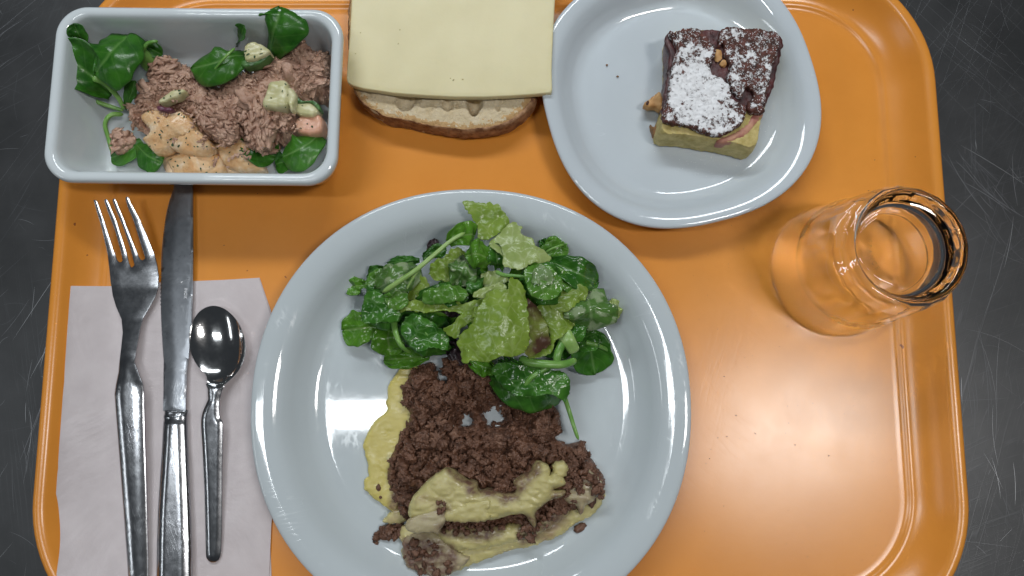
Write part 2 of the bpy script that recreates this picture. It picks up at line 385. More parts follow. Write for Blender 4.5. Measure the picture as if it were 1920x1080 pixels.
def ico(sub):
    if sub not in ICO:
        bm = bmesh.new(); bmesh.ops.create_icosphere(bm, subdivisions=sub, radius=1)
        ICO[sub] = (np.array([v.co[:] for v in bm.verts]), np.array([[v.index for v in f.verts] for f in bm.faces])); bm.free()
    return ICO[sub]
def rot_rand(flat=1.0, ang=None):
    a = random.uniform(0, 6.283) if ang is None else ang
    return np.array((Matrix.Rotation(a, 3, 'Z') @ Matrix.Rotation(random.gauss(0, .35)*flat, 3, 'X') @ Matrix.Rotation(random.gauss(0, .35)*flat, 3, 'Y')))
def lumps(spec, sub=2, rough=.35, freq=1.3, oct=2, billow=False):
    """many uneven lumps as one mesh: spec = (centre, (sx, sy, sz), angle or None)"""
    bv, bf = ico(sub); VV = []; FF = []; o = 0
    for c, s, a in spec:
        sd = random.uniform(0, 90)
        k = 1+rough*nz(bv*freq+sd, 1.0, 0, oct) if not billow else 1+rough*(np.abs(nz(bv*freq+sd, 1.0, 0, 1))*1.6+.75*np.abs(nz(bv*freq*2.6+sd, 1.0, 0, 1))+.4*np.abs(nz(bv*freq*6+sd, 1.0, 0, 1))-.75)
        VV.append((bv*k[:, None]*np.array(s))@rot_rand(1, a).T+np.array(c)); FF.append(bf+o); o += len(bv)
    return np.vstack(VV), np.vstack(FF)
def scatter(poly, step, jit=.5, holes=()):
    lo, hi = poly.min(0), poly.max(0)
    gx, gy = np.meshgrid(np.arange(lo[0], hi[0], step), np.arange(lo[1], hi[1], step))
    g = np.c_[gx.ravel(), gy.ravel()]; g = g+rng.uniform(-jit, jit, g.shape)*step
    g = g[inside(g, poly)]
    for hc, hr in holes: g = g[np.linalg.norm(g-np.asarray(hc), axis=1) > hr]
    return g
def path3(pts, n):
    p = [np.array(q, float) for q in pts]; p = [2*p[0]-p[1]]+p+[2*p[-1]-p[-2]]; m = len(p)-3; out = []
    for i in range(n):
        t = i/(n-1)*m; k = min(int(t), m-1); t -= k; p0, p1, p2, p3 = p[k:k+4]
        out.append(.5*((2*p1)+(-p0+p2)*t+(2*p0-5*p1+4*p2-p3)*t*t+(-p0+3*p1-3*p2+p3)*t**3))
    return np.array(out)
def tube(pts, r0, r1, n=24, k=8, flat=.75, ridge=0.0):
    c = path3(pts, n); t = np.gradient(c, axis=0); t /= np.linalg.norm(t, axis=1)[:, None]
    s = np.cross(t, [0, 0, 1.]); s /= np.linalg.norm(s, axis=1)[:, None]+1e-9; u = np.cross(s, t)
    V = []; F = []
    for i in range(n):
        f = i/(n-1); r = r0+(r1-r0)*f; cap = min(1, (f*n+.35)/1.6, ((1-f)*n+.35)/1.6)
        for j in range(k):
            a = 2*math.pi*j/k; rr = r*cap*(1+ridge*math.cos(3*a))
            V.append(c[i]+s[i]*math.cos(a)*rr+u[i]*math.sin(a)*rr*flat)
    for i in range(n-1):
        for j in range(k): F.append((i*k+j, i*k+(j+1) % k, (i+1)*k+(j+1) % k, (i+1)*k+j))
    F.append(tuple(range(k))[::-1]); F.append(tuple((n-1)*k+j for j in range(k)))
    return np.array(V), F
def leaf_mesh(pts, hw, cup=.5, ruffle=.5, tip=.5, base=.25, twist=0.0, curl=0.0, nu=30, nv=17, th=.35, seed=None):
    """spoon-shaped leaf along a 3D midrib; hw = half width (mm); cup>0 lifts the margins, curl bends the tip"""
    c = path3(pts, nu); sd = random.uniform(0, 50) if seed is None else seed
    t = np.gradient(c, axis=0); t /= np.linalg.norm(t, axis=1)[:, None]
    s = np.cross(t, [0, 0, 1.]); s /= np.linalg.norm(s, axis=1)[:, None]+1e-9; up = np.cross(s, t)
    V = []; UV = []
    for i in range(nu):
        u = i/(nu-1)
        wdt = hw*max(.02, (math.sin(math.pi*min(1, u**(1-.35*tip)))**.55)) if base == 0 else hw*((base+(1-base)*math.sin(min(u/.62, 1)*math.pi/2)**1.3)*(1 if u < .62 else math.sqrt(max(0.0004, 1-((u-.62)/.38)**2))))
        a = twist*u; sa = s[i]*math.cos(a)+up[i]*math.sin(a); ua = up[i]*math.cos(a)-s[i]*math.sin(a)
        for j in range(nv):
            v = -1+2*j/(nv-1)
            r = ruffle*(noise.noise(Vector((u*3+sd, v*1.4, sd)))*1.5+.6*noise.noise(Vector((u*7+sd, v*3.5, sd+9)))+(abs(v)**2)*noise.noise(Vector((u*7+sd, v*2.5, 5+sd)))*1.5)
            rw = 1+.17*noise.noise(Vector((u*5+sd, math.copysign(1, v)*2, sd)))
            ang = v*cup; x = wdt*rw*(math.sin(ang)/cup if abs(cup) > .05 else v); z = wdt*((1-math.cos(ang))/cup if abs(cup) > .05 else 0)
            crease = -.05*hw*math.exp(-(v/.12)**2)
            V.append(c[i]+sa*x+ua*(z+r+crease)+np.array([0, 0, curl*u*u])); UV.append((u, v))
    n = len(V); V = np.array(V)
    low = V-up.repeat(nv, 0)*th
    F = []
    for i in range(nu-1):
        for j in range(nv-1):
            a, b, d, e = i*nv+j, i*nv+j+1, (i+1)*nv+j+1, (i+1)*nv+j; F.append((a, b, d, e)); F.append((n+e, n+d, n+b, n+a))
    rim = [j for j in range(nv)]+[i*nv+nv-1 for i in range(1, nu)]+[(nu-1)*nv+j for j in range(nv-2, -1, -1)]+[i*nv for i in range(nu-2, 0, -1)]
    for a, b in zip(rim, rim[1:]+rim[:1]): F.append((b, a, n+a, n+b))
    return np.vstack([V, low]), F, UV+UV
def P3(pts): return [P(*p) for p in pts]
def pxmm(z): return (CAM[2]-z)/FPX
def ring_loft(rings, closed_bottom=True, closed_top=True):
    """rings: list of equal-length (n,3) loops, joined in order"""
    n = len(rings[0]); V = np.vstack(rings); F = []
    for i in range(len(rings)-1):
        for j in range(n): F.append((i*n+j, i*n+(j+1) % n, (i+1)*n+(j+1) % n, (i+1)*n+j))
    if closed_bottom: F.append(tuple(range(n))[::-1])
    if closed_top: F.append(tuple((len(rings)-1)*n+j for j in range(n)))
    return V, F
def rrect(cx, cy, hx, hy, r, z, rot=0, k=14):
    out = []
    for (sx, sy, a0) in ((1, 1, 0), (-1, 1, 90), (-1, -1, 180), (1, -1, 270)):
        for i in range(k):
            a = math.radians(a0+90*i/(k-1)); out.append((sx*(hx-r)+r*math.cos(a), sy*(hy-r)+r*math.sin(a)))
    o = np.array(out); c, s = math.cos(rot), math.sin(rot)
    return np.c_[cx+o[:, 0]*c-o[:, 1]*s, cy+o[:, 0]*s+o[:, 1]*c, np.full(len(o), z)]
def squircle(cx, cy, r, n_, z, rot=0, k=128):
    a = np.linspace(0, 2*math.pi, k, endpoint=False)
    rr = r/(np.abs(np.cos(a))**n_+np.abs(np.sin(a))**n_)**(1/n_)
    return np.c_[cx+rr*np.cos(a+rot), cy+rr*np.sin(a+rot), np.full(k, z)]

# ================================================================== TABLE AND TRAY
ZT = -5.0
obj('table_top', [(-700, -520, ZT), (700, -520, ZT), (700, 620, ZT), (-700, 620, ZT), (-700, -520, ZT-30), (700, -520, ZT-30), (700, 620, ZT-30), (-700, 620, ZT-30)],
    [(0, 1, 2, 3), (4, 7, 6, 5), (0, 4, 5, 1), (1, 5, 6, 2), (2, 6, 7, 3), (3, 7, 4, 0)], MT['table'], kind='structure', label='dark scratched stainless steel counter under the tray', smooth=False)
sm = []
for k_, (c_, r_) in enumerate((('faint', (.115, .12, .13)), ('worn', (.22, .225, .24)), ('bright', (.42, .43, .45)))):
    m_, nt_0, b_ = new_mat(c_+'_scratch'); b_.inputs['Base Color'].default_value = rgb(r_); b_.inputs['Metallic'].default_value = .6; b_.inputs['Roughness'].default_value = .45; sm.append(m_)
SV, SF, SM = [], [], []
def scratch(x, y, a, l, wd, m_, bend):
    n_ = 7; o_ = len(SV)
    for i in range(n_):
        t = i/(n_-1)-.5; aa = a+bend*t; px_, py_ = x+math.cos(a)*l*t-math.sin(a)*l*bend*.5*t*t, y+math.sin(a)*l*t+math.cos(a)*l*bend*.5*t*t
        h = wd*.5*(1-(2*t)**4)+.01
        SV.append((px_-math.sin(aa)*h, py_+math.cos(aa)*h, ZT+.006+.0012*len(SM) % .03)); SV.append((px_+math.sin(aa)*h, py_-math.cos(aa)*h, ZT+.006+.0012*len(SM) % .03))
    for i in range(n_-1): SF.append((o_+2*i, o_+2*i+1, o_+2*i+3, o_+2*i+2)); SM.append(m_)
rs = random.Random(5)
for i in range(46):                                   # bundles of neighbouring strokes, right of the tray and left of it
    right_ = i % 2 == 0
    bx = rs.uniform(238, 300) if right_ else rs.uniform(-305, -240); by = rs.uniform(-190, 200)
    low = by < 30
    a = (rs.gauss(1.45, .22) if low else rs.gauss(2.2, .35)) if right_ else (rs.gauss(1.35, .3) if low else rs.gauss(.75, .4))
    for j in range(rs.randint(2, 9)):
        mt_i = rs.choices((0, 1, 2), (5, 4, 2) if low else (8, 2, .3))[0]  # more light strokes low down: glint of real scratches put into their colour
        scratch(bx+rs.gauss(0, 7), by+rs.gauss(0, 12), a+rs.gauss(0, .07), rs.lognormvariate(3.3, .6), rs.uniform(.06, .20), mt_i, rs.gauss(0, .25))
for i in range(170):
    right_ = i % 2 == 0; scratch(rs.uniform(235, 305) if right_ else rs.uniform(-310, -235), rs.uniform(-200, 210), rs.uniform(0, 3.14), rs.lognormvariate(2.5, .7), rs.uniform(.05, .14), rs.choices((0, 1, 2), (7, 3, .6))[0], rs.gauss(0, .5))
obj('surface_scratches', SV, SF, None, bpy.data.objects['table_top'], kind='stuff', mats=sm, fm=SM, smooth=False)
TL, TR = P(92, 540, 14), P(1787, 540, 14)
tcx = (TL[0]+TR[0])/2; thx = (TR[0]-TL[0])/2
ytop = P(1500, -85, 14)[1]; ybot = P(960, 1222, 14)[1]
tcy = (ytop+ybot)/2; thy = (ytop-ybot)/2
def tr(ins, z, r=71): return rrect(tcx, tcy, thx-ins, thy-ins, max(6, r-ins), z, 0, 20)
tray_rings = [tr(31, ZT+.02), tr(24, ZT+.02), tr(21, ZT+1.0), tr(9, 8.6), tr(4.0, 10.0), tr(1.2, 10.2), tr(.2, 11.2), tr(0, 12.4), tr(.4, 13.6), tr(1.4, 14.4), tr(2.8, 14.7), tr(4.4, 14.5), tr(5.6, 13.8),
              tr(6.8, 12.6), tr(9, 9.9), tr(13, 5.9), tr(17, 3.0), tr(19.5, 1.7), tr(20.6, 1.55), tr(21.4, 1.5), tr(22.3, .9), tr(23.2, .35), tr(24.6, .08), tr(27, 0)]
V, F = ring_loft(tray_rings)
obj('tray', V, F, MT['tray'], label='large orange plastic canteen tray with raised rounded rim', cat='tray', sharp=60)

m_, nt_9, b_ = new_mat('tray_scuff'); b_.inputs['Base Color'].default_value = (.22, .075, .025, 1); b_.inputs['Roughness'].default_value = .6
sc_ = [(P(x, y, .03), (l, w_, .05), a) for x, y, l, w_, a in ((1553, 855, .8, .25, .6), (1415, 812, 1.1, .22, -.3), (1380, 779, .6, .25, -.2), (1358, 706, .6, .25, 0), (1363, 818, .4, .3, 0), (1491, 834, .5, .4, .9), (1346, 821, .3, .3, 0), (1640, 300, .4, .3, 0), (420, 460, .5, .25, .4), (1330, 860, .5, .3, .5))]
for k in range(60): sc_.append((P(random.uniform(1300, 1690), random.uniform(420, 1060), .02), (random.uniform(.12, .35), random.uniform(.1, .2), .03), random.uniform(0, 3)))
V, F = lumps(sc_, 1, .4); obj('scuff_marks', V, F, m_, bpy.data.objects['tray'], kind='stuff')
# ================================================================== PLATES
def plate(name, label, cx_px, cy_px, r_px, n_, zr, rot, wellr, floor, mat, foot=.62):
    c = P(cx_px, cy_px, zr); r = r_px*(P(cx_px+1, cy_px, zr)-c)[0]
    S = lambda f, z, nn=None: squircle(c[0], c[1], r*f, 2+(n_-2)*(f if nn is None else nn), z, rot)
    prof = [(foot-.06, floor-3.6), (foot-.05, .15), (foot-.02, 0.1), (foot, .6), (foot+.05, 2.0), (.84, zr*.5-2), (.95, zr-4.4), (.985, zr-3.0), (.996, zr-2.2), (1.0, zr-1.4), (.998, zr-.75), (.992, zr-.3), (.983, zr-.03), (.970, zr+.08), (.95, zr-.05), (.925, zr-.4), (.90, zr-1.1), (.88, zr-2.1),
            (.86, zr-3.5), (.83, zr*.62+floor*.25), (wellr+.06, zr*.26+floor*.55), (wellr+.03, floor+1.35), (wellr+.01, floor+.6), (wellr-.012, floor+.2), (wellr-.028, floor+.05), (wellr-.045, floor), (wellr-.06, floor), (wellr-.2, floor), (wellr-.4, floor)]
    V, F = ring_loft([S(*p) for p in prof])
    obj(name, V, F, mat, label=label, cat='plate', sharp=70); return c, r
dinC, dinR = plate('dinner_plate', 'large white dinner plate holding salad, minced meat and mash', 883, 757, 414, 2.13, 21, math.radians(0), .72, 4.5, MT['plate'])
desC, desR = plate('dessert_plate', 'smaller white squarish dessert plate under the sugared cake', 1277, 170, 257, 2.42, 17.5, math.radians(14), .72, 4.5, MT['bowl'])

# ================================================================== RECTANGULAR BOWL
ZB = 40
cor = [P(107, 11, ZB), P(644, 14, ZB), P(629, 347, ZB), P(73, 338, ZB)]
bc = sum(cor)/4; bhx = (np.linalg.norm(cor[1]-cor[0])+np.linalg.norm(cor[2]-cor[3]))/4; bhy = (np.linalg.norm(cor[3]-cor[0])+np.linalg.norm(cor[2]-cor[1]))/4
brot = math.atan2((cor[1]+cor[2]-cor[0]-cor[3])[1], (cor[1]+cor[2]-cor[0]-cor[3])[0])
def br(ins, z, r=15): return rrect(bc[0], bc[1], bhx-ins, bhy-ins, max(5, r-ins*.55), z, brot, 14)
FB = 5.5
V, F = ring_loft([br(15, 1.8), br(14, .1), br(12.5, .1), br(11.5, .8), br(9.5, 4), br(5.5, 17), br(2.0, 30), br(1.0, 33.5), br(.7, 35.3), br(.1, 36), br(0, 37.5), br(.35, 39), br(1.2, 39.8), br(2.4, 40), br(3.8, 39.8), br(4.9, 39.1), br(5.6, 37.8), br(6.2, 35),
                  br(8.2, 24), br(10.6, 12.5), br(11.8, 8.6), br(13.2, 6.7), br(15.5, 5.7), br(19, FB)])
obj('serving_bowl', V, F, MT['deep'], label='deep rectangular white bowl holding the tuna salad', cat='bowl', sharp=70)

# ================================================================== NAPKIN
NZ = .25
TI = [0, 5.6, 6.8, 9, 13, 17, 19.5, 22.3, 24.6, 27]; TZ = [14.7, 13.8, 12.6, 9.9, 5.9, 3.0, 1.7, .9, .1, 0]
def inset(V):
    q = np.abs(V[:, :2]-np.array([tcx, tcy]))-np.array([thx-71, thy-71])
    return 71-np.linalg.norm(np.maximum(q, 0), axis=1)-np.minimum(q.max(1), 0)
def trayz(V): return np.interp(inset(V), TI, TZ)
def nap(poly_px, z0, th, seed):
    pts = []
    for q in poly_px:
        z = z0
        for _ in range(12): z = .5*z+.5*(z0+trayz(np.array([P(q[0], q[1], z)]))[0])
        pts.append(P(q[0], q[1], z)[:2])
    poly = resample_poly(pts, 3)
    ez = lambda V: z0+np.maximum(trayz(V), np.interp(inset(V), [9, 26], [9.2, .1]))*np.clip((30-inset(V))/4, 0, 1)
    h = lambda V, d: ez(V)+th+.22*np.abs(nz(V, .03, seed, 2))+.5*np.clip(nz(V, .018, seed+7, 2), 0, 1)*np.clip((P(225, 800)[0]-V[:, 0])/20, 0, 1)-.35*np.clip(.1-np.abs(nz(V, .022, seed+3, 1)), 0, 1)/.1
    return slab(poly, 3.0, h, lambda V, d: ez(V), (.5,))
nt_ = thing('napkin', 'folded white paper napkin under the fork, knife and spoon', 'napkin', P(310, 800, NZ))
V, F = nap([(134, 536), (487, 521), (545, 690), (520, 900), (506, 1000), (510, 1100), (107, 1100), (112, 840)], .15, .35, 1.0)
obj('lower_fold', V, F, MT['napkin'], nt_)
V, F = nap([(133, 537), (300, 530), (486, 522), (540, 690), (509, 985), (504, 1100), (108, 1100), (109, 940), (106, 925)], .8, .35, 5.0)
obj('upper_fold', V, F, MT['napkin'], nt_)

# ================================================================== CUTLERY
def prof(xs_px, zs, px=260):
    ys = [P(px, y, 4)[1] for y in xs_px]; o = np.argsort(ys)
    ys = np.array(ys)[o]; zs = np.array(zs, float)[o]
    return lambda V: np.interp(V[:, 1], ys, zs)
# fork
fk = Zcut((378, 119), (383, 118), (392, 119), (397, 132), (430, 270), (456, 380), (474, 440), (487, 454), (500, 453), (507, 442), (500, 390), (478, 280), (452, 190), (437, 122), (442, 113), (450, 114), (456, 124), (490, 230), (516, 340),
          (541, 455), (550, 480), (558, 483), (571, 474), (572, 464), (556, 380), (530, 280), (502, 190), (483, 120), (488, 112), (496, 112), (501, 122), (535, 230), (567, 330), (596, 420), (606, 438), (618, 443), (632, 436), (633, 424),
          (608, 320), (585, 220), (562, 150), (556, 108), (563, 101), (572, 104), (580, 128), (618, 215), (650, 300), (685, 405), (700, 470), (706, 530), (702, 590), (690, 640), (660, 700), (620, 770), (606, 830))
fk += Zcut2((551, -60), (580, 15), (597, 55), (604, 100), (604, 300), (607, 600), (609, 1000), (609, 1160), (600, 1200), (560, 1215), (515, 1200), (500, 1160), (497, 1040), (488, 860), (470, 500), (456, 250), (447, 110), (455, 60), (466, 0))
fk += Zcut((505, 940), (510, 850), (500, 775), (468, 705), (447, 640), (436, 570), (430, 480), (423, 400), (405, 270), (388, 180))
pf = prof([360, 420, 480, 540, 600, 660, 720, 780, 900, 1040, 1160], [12.0, 8.0, 5.2, 4.2, 4.9, 6.3, 6.9, 6.6, 5.2, 3.6, 2.6])
poly = resample_poly(PXY(fk, 6), 1.0)
V, F = slab(poly, 1.7, lambda V, d: pf(V)+.5+1.15*np.clip(d/3.8, 0, 1)**.7*np.clip((P(260, 660, 4)[1]-V[:, 1])/8, .25, 1)-.0, lambda V, d: pf(V)-.6*dome(d, 1.0), (.25, .7))
obj('fork', V, F, MT['steel'], label='stainless steel four tined fork on the left of the napkin', cat='fork', sharp=50)
# knife
kn = thing('knife', 'stainless steel table knife with serrated blade, tip under the bowl', 'knife', P(330, 700, 2))
bl = Zcut((800, 0), (792, 50), (772, 110), (752, 200), (737, 320), (729, 420), (726, 520), (725, 700), (733, 880), (743, 1010))
ser = []
bxy = PXY(bl, 3); bxy = path3(np.c_[bxy, np.zeros(len(bxy))], 160)[:, :2]
for i, p in enumerate(bxy): ser.append(p+np.array([(-.28 if i % 2 else .12) if i < 125 else 0, 0]))
ser = np.array(ser)
rest = PXY(Zcut2((703, 0), (704, 90), (702, 200), (824, 200), (827, 90), (829, 0)) + Zcut((884, 1000), (899, 860), (907, 640), (908, 400), (906, 200), (905, 50), (900, -10)), 3)
poly = np.vstack([ser, rest])
pk = prof([330, 500, 760, 1100], [2.5, 2.9, 3.6, 4.6])
x0 = lambda V: np.interp(V[:, 1], bxy[::-1, 1], bxy[::-1, 0])
V, F = slab(poly, 2.0, lambda V, d: pk(V)+.25+.7*np.clip((V[:, 0]-x0(V))/6, 0, 1)-.25*(d < .4), lambda V, d: pk(V)-.1-.4*np.clip(d/5, 0, 1), (.5,))
obj('blade', V, F, MT['blade'], kn, sharp=25)
hd = Zcut2((700, 198), (697, 232), (697, 250), (690, 400), (680, 560), (671, 720), (666, 900), (664, 1120), (675, 1260), (760, 1290), (840, 1260), (851, 1120), (848, 900), (840, 700), (831, 500), (824, 330), (821, 250), (822, 232), (824, 198))
poly = resample_poly(PXY(hd, 5), 1.2)
yb = P(330, 775, 5)[1]; yb2 = P(330, 786, 5)[1]
def khand(V, d):
    g = .8*np.exp(-((V[:, 1]-yb)/.9)**2)+.7*np.exp(-((V[:, 1]-yb2)/.7)**2)
    return pk(V)+.6+2.3*np.clip(d/4.2, 0, 1)**.55-g*1.1
V, F = slab(poly, 1.3, khand, lambda V, d: pk(V)-1.4*dome(d, 3)-.4, (.4, 1.0))
obj('handle', V, F, MT['steel'], kn, sharp=60)
def text_mesh(body, size, loc, rot, mat, name, parent, ext=.03):
    cu = bpy.data.curves.new('t', 'FONT'); cu.body = body; cu.size = size; cu.extrude = ext; cu.align_x = 'CENTER'; cu.align_y = 'CENTER'; cu.resolution_u = 2
    o = bpy.data.objects.new('t', cu); COL.objects.link(o)
    me = bpy.data.meshes.new_from_object(o); bpy.data.objects.remove(o); bpy.data.curves.remove(cu)
    Mx = Matrix.Rotation(rot, 3, 'Z'); V = np.array([list(Mx @ v.co) for v in me.vertices])+np.array(loc); F = [tuple(p.vertices) for p in me.polygons]
    bpy.data.meshes.remove(me); return obj(name, V, F, mat, parent, smooth=False)
text_mesh('INOX', 2.2, P(348, 550, 4.05)+np.array([0, 0, 0]), math.radians(-91), MT['etch'], 'engraved_lettering', kn, .18)
V, F = lumps([(P(340.5, 529, 4.0), (.55, .4, .12), .6)], 2, .5); obj('engraved_mark', V, F, MT['etch'], kn)
# teaspoon
sp = thing('teaspoon', 'small stainless steel teaspoon lying right of the knife', 'spoon', P(400, 800, 2))
so = Zspoon((270, 108), (215, 122), (165, 155), (125, 205), (98, 262), (80, 330), (72, 400), (76, 470), (92, 540), (120, 605), (160, 665), (215, 722), (243, 790), (262, 835), (355, 835), (385, 810), (440, 760), (500, 690), (540, 615), (562, 540), (566, 460), (552, 380), (520, 300), (480, 235), (430, 180), (380, 140), (325, 115))
poly = closed_spline(PXY(so, 7), 1.0)
sc0 = P(*Zspoon((318, 430))[0], 6)[:2]
ax = P(*Zspoon((335, 800))[0], 6)[:2]-P(*Zspoon((280, 110))[0], 6)[:2]; ax /= np.linalg.norm(ax)
V, F = fill(poly, 1.1, (.3, .8)); d = edge_dist(V, poly)
q = V-sc0; la = q@ax; lb = q@np.array([-ax[1], ax[0]])
rr = np.sqrt((la/21.0)**2+(lb/13.6)**2)
neck = np.clip((la-14)/10, 0, 1)
zt = 7.2+2.2*neck**1.5-5.0*np.clip(1-rr**2, 0, 1)**.9
zb = zt-.85
n = len(V); FF = [tuple(f) for f in F]+[tuple(n+f[::-1]) for f in F]+[(b, a, n+a, n+b) for a, b in border_edges(F)]
obj('spoon_bowl', np.vstack([np.c_[V, zt], np.c_[V, zb]]), FF, MT['spoon'], sp, sharp=60)
so = Zspoon((243, 790), (248, 840), (249, 900), (250, 932), (235, 965)) + Zcut2((915, 210), (905, 268), (908, 400), (911, 600), (912, 800), (912, 965), (916, 995), (930, 1012), (950, 1018), (972, 1010), (987, 985), (993, 950), (1001, 800), (1010, 520), (1016, 400), (1020, 270), (1006, 232)) + Zspoon((350, 940), (362, 900), (374, 850), (390, 805))
poly = resample_poly(closed_spline(PXY(so, 6), 1.0), .8)
ps = prof([700, 730, 760, 800, 900, 1000, 1060], [8.0, 7.9, 7.4, 6.4, 4.4, 2.9, 2.2], 400)
V, F = slab(poly, 1.1, lambda V, d: ps(V)+.35+1.0*np.clip(d/2.4, 0, 1)**.8, lambda V, d: ps(V)-.7*dome(d, 1.2), (.25, .6))
obj('handle', V, F, MT['steel'], sp, sharp=50)

# ================================================================== BREAD AND CHEESE
bt = thing('bread_slice', 'slice of brown crusted white bread beneath the cheese', 'bread', P(830, 150, 0))
cr = Zbread((165, 625), (198, 708), (285, 778), (400, 840), (540, 866), (700, 902), (900, 928), (1060, 930), (1200, 905), (1330, 850), (1425, 755), (1462, 690), (1480, 500), (1460, 100), (1380, -500), (1000, -900), (500, -850), (200, -400), (130, 100), (135, 480))
ZBR = 14.5
poly = closed_spline(PXY(cr, ZBR), 1.1, .5, .25)
holes = [(Zbread((535, 730))[0], 5.2, 5), (Zbread((610, 700))[0], 3.6, 3.5), (Zbread((1040, 740))[0], 4.6, 8), (Zbread((1035, 800))[0], 2.6, 6), (Zbread((845, 755))[0], 3.2, 4), (Zbread((690, 720))[0], 4.0, 1.2), (Zbread((1212, 788))[0], 1.3, 3), (Zbread((760, 740))[0], 2.6, 1.5), (Zbread((280, 680))[0], 1.5, 2), (Zbread((1240, 735))[0], 1.4, 1.5), (Zbread((735, 800))[0], 1.0, 1.5), (Zbread((1080, 820))[0], 1.3, 1.5), (Zbread((430, 730))[0], 1.6, 1.2), (Zbread((920, 760))[0], 1.8, 1.5)]
hx = [(P(h[0][0], h[0][1], ZBR)[:2], h[1], h[2]) for h in holes]
def btop(V, d):
    z = ZBR+.5*nz(V, .25, 2, 3)-.8*(1-np.clip(d/1.5, 0, 1))
    for c, r, dp in hx: z = z-dp*np.clip(1-(np.linalg.norm((V-c)*np.array([1, .85]), axis=1)/r)**2, 0, 1)**.7
    return z-1.0*np.clip(nz(V, .6, 7, 1)-.25, 0, 1)*2
V, F = fill(poly, 1.0, (.4, 1)); V2, d2 = V, edge_dist(V, poly)
ztp = btop(V2, d2); n = len(V)
FF = [tuple(f) for f in F]+[tuple(n+f[::-1]) for f in F]+[(b, a, n+a, n+b) for a, b in border_edges(F)]
dc = d2[F].mean(1); jitn = nz(V2[F].mean(1), .5, 3, 2)
fm = [int(x) for x in (dc < 2.6+2.6*jitn)]+[0]*(len(FF)-len(F))
obj('crumb', np.vstack([np.c_[V2, ztp], np.c_[V2, np.full(n, .6)]]), FF, None, bt, mats=[MT['crumb'], MT['toast']], fm=fm, sharp=80)
# crust: a band round the crumb, wider low down on the photograph's near side
t_ = np.roll(poly, -1, 0)-np.roll(poly, 1, 0); t_ /= np.linalg.norm(t_, axis=1)[:, None]
ar = .5*np.sum(poly[:, 0]*np.roll(poly[:, 1], -1)-np.roll(poly[:, 0], -1)*poly[:, 1])
no = np.c_[t_[:, 1], -t_[:, 0]]*(1 if ar > 0 else -1)
def ofs(o, z, am=.5):
    a = nz(poly, .35, z, 3)*am; k_ = .6+1.2*np.clip((poly[:, 0]-poly[:, 0].mean())/40, -.3, 1); return np.c_[poly+no*((o*k_ if o > 0 else o)+a)[:, None], np.full(len(poly), z)+nz(poly, .5, z+5, 2)*.35]
V, F = ring_loft([ofs(-.9, .8, 0), ofs(.2, .5, .3), ofs(1.0, 2.5), ofs(1.4, 6), ofs(1.3, 9.5), ofs(.9, 12.4), ofs(.45, 14.0), ofs(-.1, 14.4, .35), ofs(-.9, 13.2, .2)], False, False)
obj('crust', V, F, MT['crust'], bt, sharp=80)
ch = Zbread((165, -420), (150, 0), (148, 60), (135, 300), (117, 520), (115, 570), (124, 597), (160, 618), (230, 638), (450, 672), (700, 690), (900, 699), (1100, 700), (1300, 692), (1450, 682), (1597, 668), (1602, 640), (1598, 500), (1608, 250), (1622, 0), (1640, -420))
ZC = 20.5
poly = resample_poly(PXY(ch, ZC), 1.6)
def ctop(V, d): return ZC+.25*nz(V, .02, 4, 2)-.5*(1-dome(d, .7))-.5*np.clip((P(1000, 0, ZC)[1]-20-V[:, 1])/60, 0, 1)**3
V, F = slab(poly, 3.0, ctop, lambda V, d: ctop(V, d)-3.4-.3*dome(d, .8), (.2, .6))
co = obj('cheese_slice', V, F, MT['cheese'], label='thick pale yellow slice of cheese laid over the bread', cat='cheese', sharp=70)
spec = []
for p, r in ((Zbread((890, 580))[0], .55), (Zbread((955, 572))[0], .45), (Zbread((865, 566))[0], .35), (Zbread((500, 215))[0], .35), (Zbread((490, 318))[0], .35), (Zbread((215, 236))[0], .35), (Zbread((180, 388))[0], .3)):
    c = P(p[0], p[1], ZC); V1 = np.array([[c[0], c[1]]]); c[2] = ctop(V1, np.array([9.]))[0]+.01; spec.append((c, (r*1.2, r, .07), None))
V, F = lumps(spec, 2, .6); obj('surface_pits', V, F, MT['cheese_eye'], co, kind='stuff')

# ================================================================== CAKE
ck = thing('plum_cake_square', 'square of baked fruit cake dusted with icing sugar', 'cake', P(1345, 190, 5))
z0, z1 = 5.0, 21.5
foot = Zcake((138, 918), (300, 948), (480, 978), (640, 1005), (800, 1033), (850, 850), (905, 640), (940, 420), (965, 240), (700, 215), (420, 190), (215, 215), (200, 450), (172, 700))
poly = closed_spline(PXY(foot, z0), 1.0, .25, .4); ptop = None
cen = poly.mean(0)
zz = [0.2, .8, 2.0, 4.5, 7.5, 10.5, 13.0, 15.2, 16.4]
rings = []
for i, h in enumerate(zz):
    wob = nz(np.c_[poly*.5, np.full(len(poly), h*.5)], 1.0, 3, 3)
    q = cen+(poly-cen)*(1+.014*wob[:, None])*(1.0-(.012 if i == 0 else 0)-.05*max(0, (h-9)/7.4)**1.5)
    rings.append(np.c_[q, np.full(len(q), z0+h)+(.5*nz(q, .3, 8) if i > 4 else 0)])
V, F = ring_loft(rings)
fm = []
for f in F:
    m_ = np.mean([V[i] for i in f], axis=0); h = m_[2]-z0; q_ = m_[:2]-cen
    fm.append(1 if h < 1.3 else (2 if (q_[0] < -abs(q_[1])*.8 and q_[1] > -12 and 2.5 < h < 15.8 and len(f) < 5) else 0))
obj('custard_layer', V, F, None, ck, mats=[MT['custard'], MT['base'], MT['fruit']], fm=fm, sharp=60)
fr = Zcake((245, 130), (620, 105), (1040, 135), (1025, 400), (968, 600), (900, 650), (760, 690), (660, 800), (580, 830), (420, 790), (212, 735), (222, 500), (245, 300))
poly = closed_spline(PXY(fr, z1), 1.0, .9, .35)
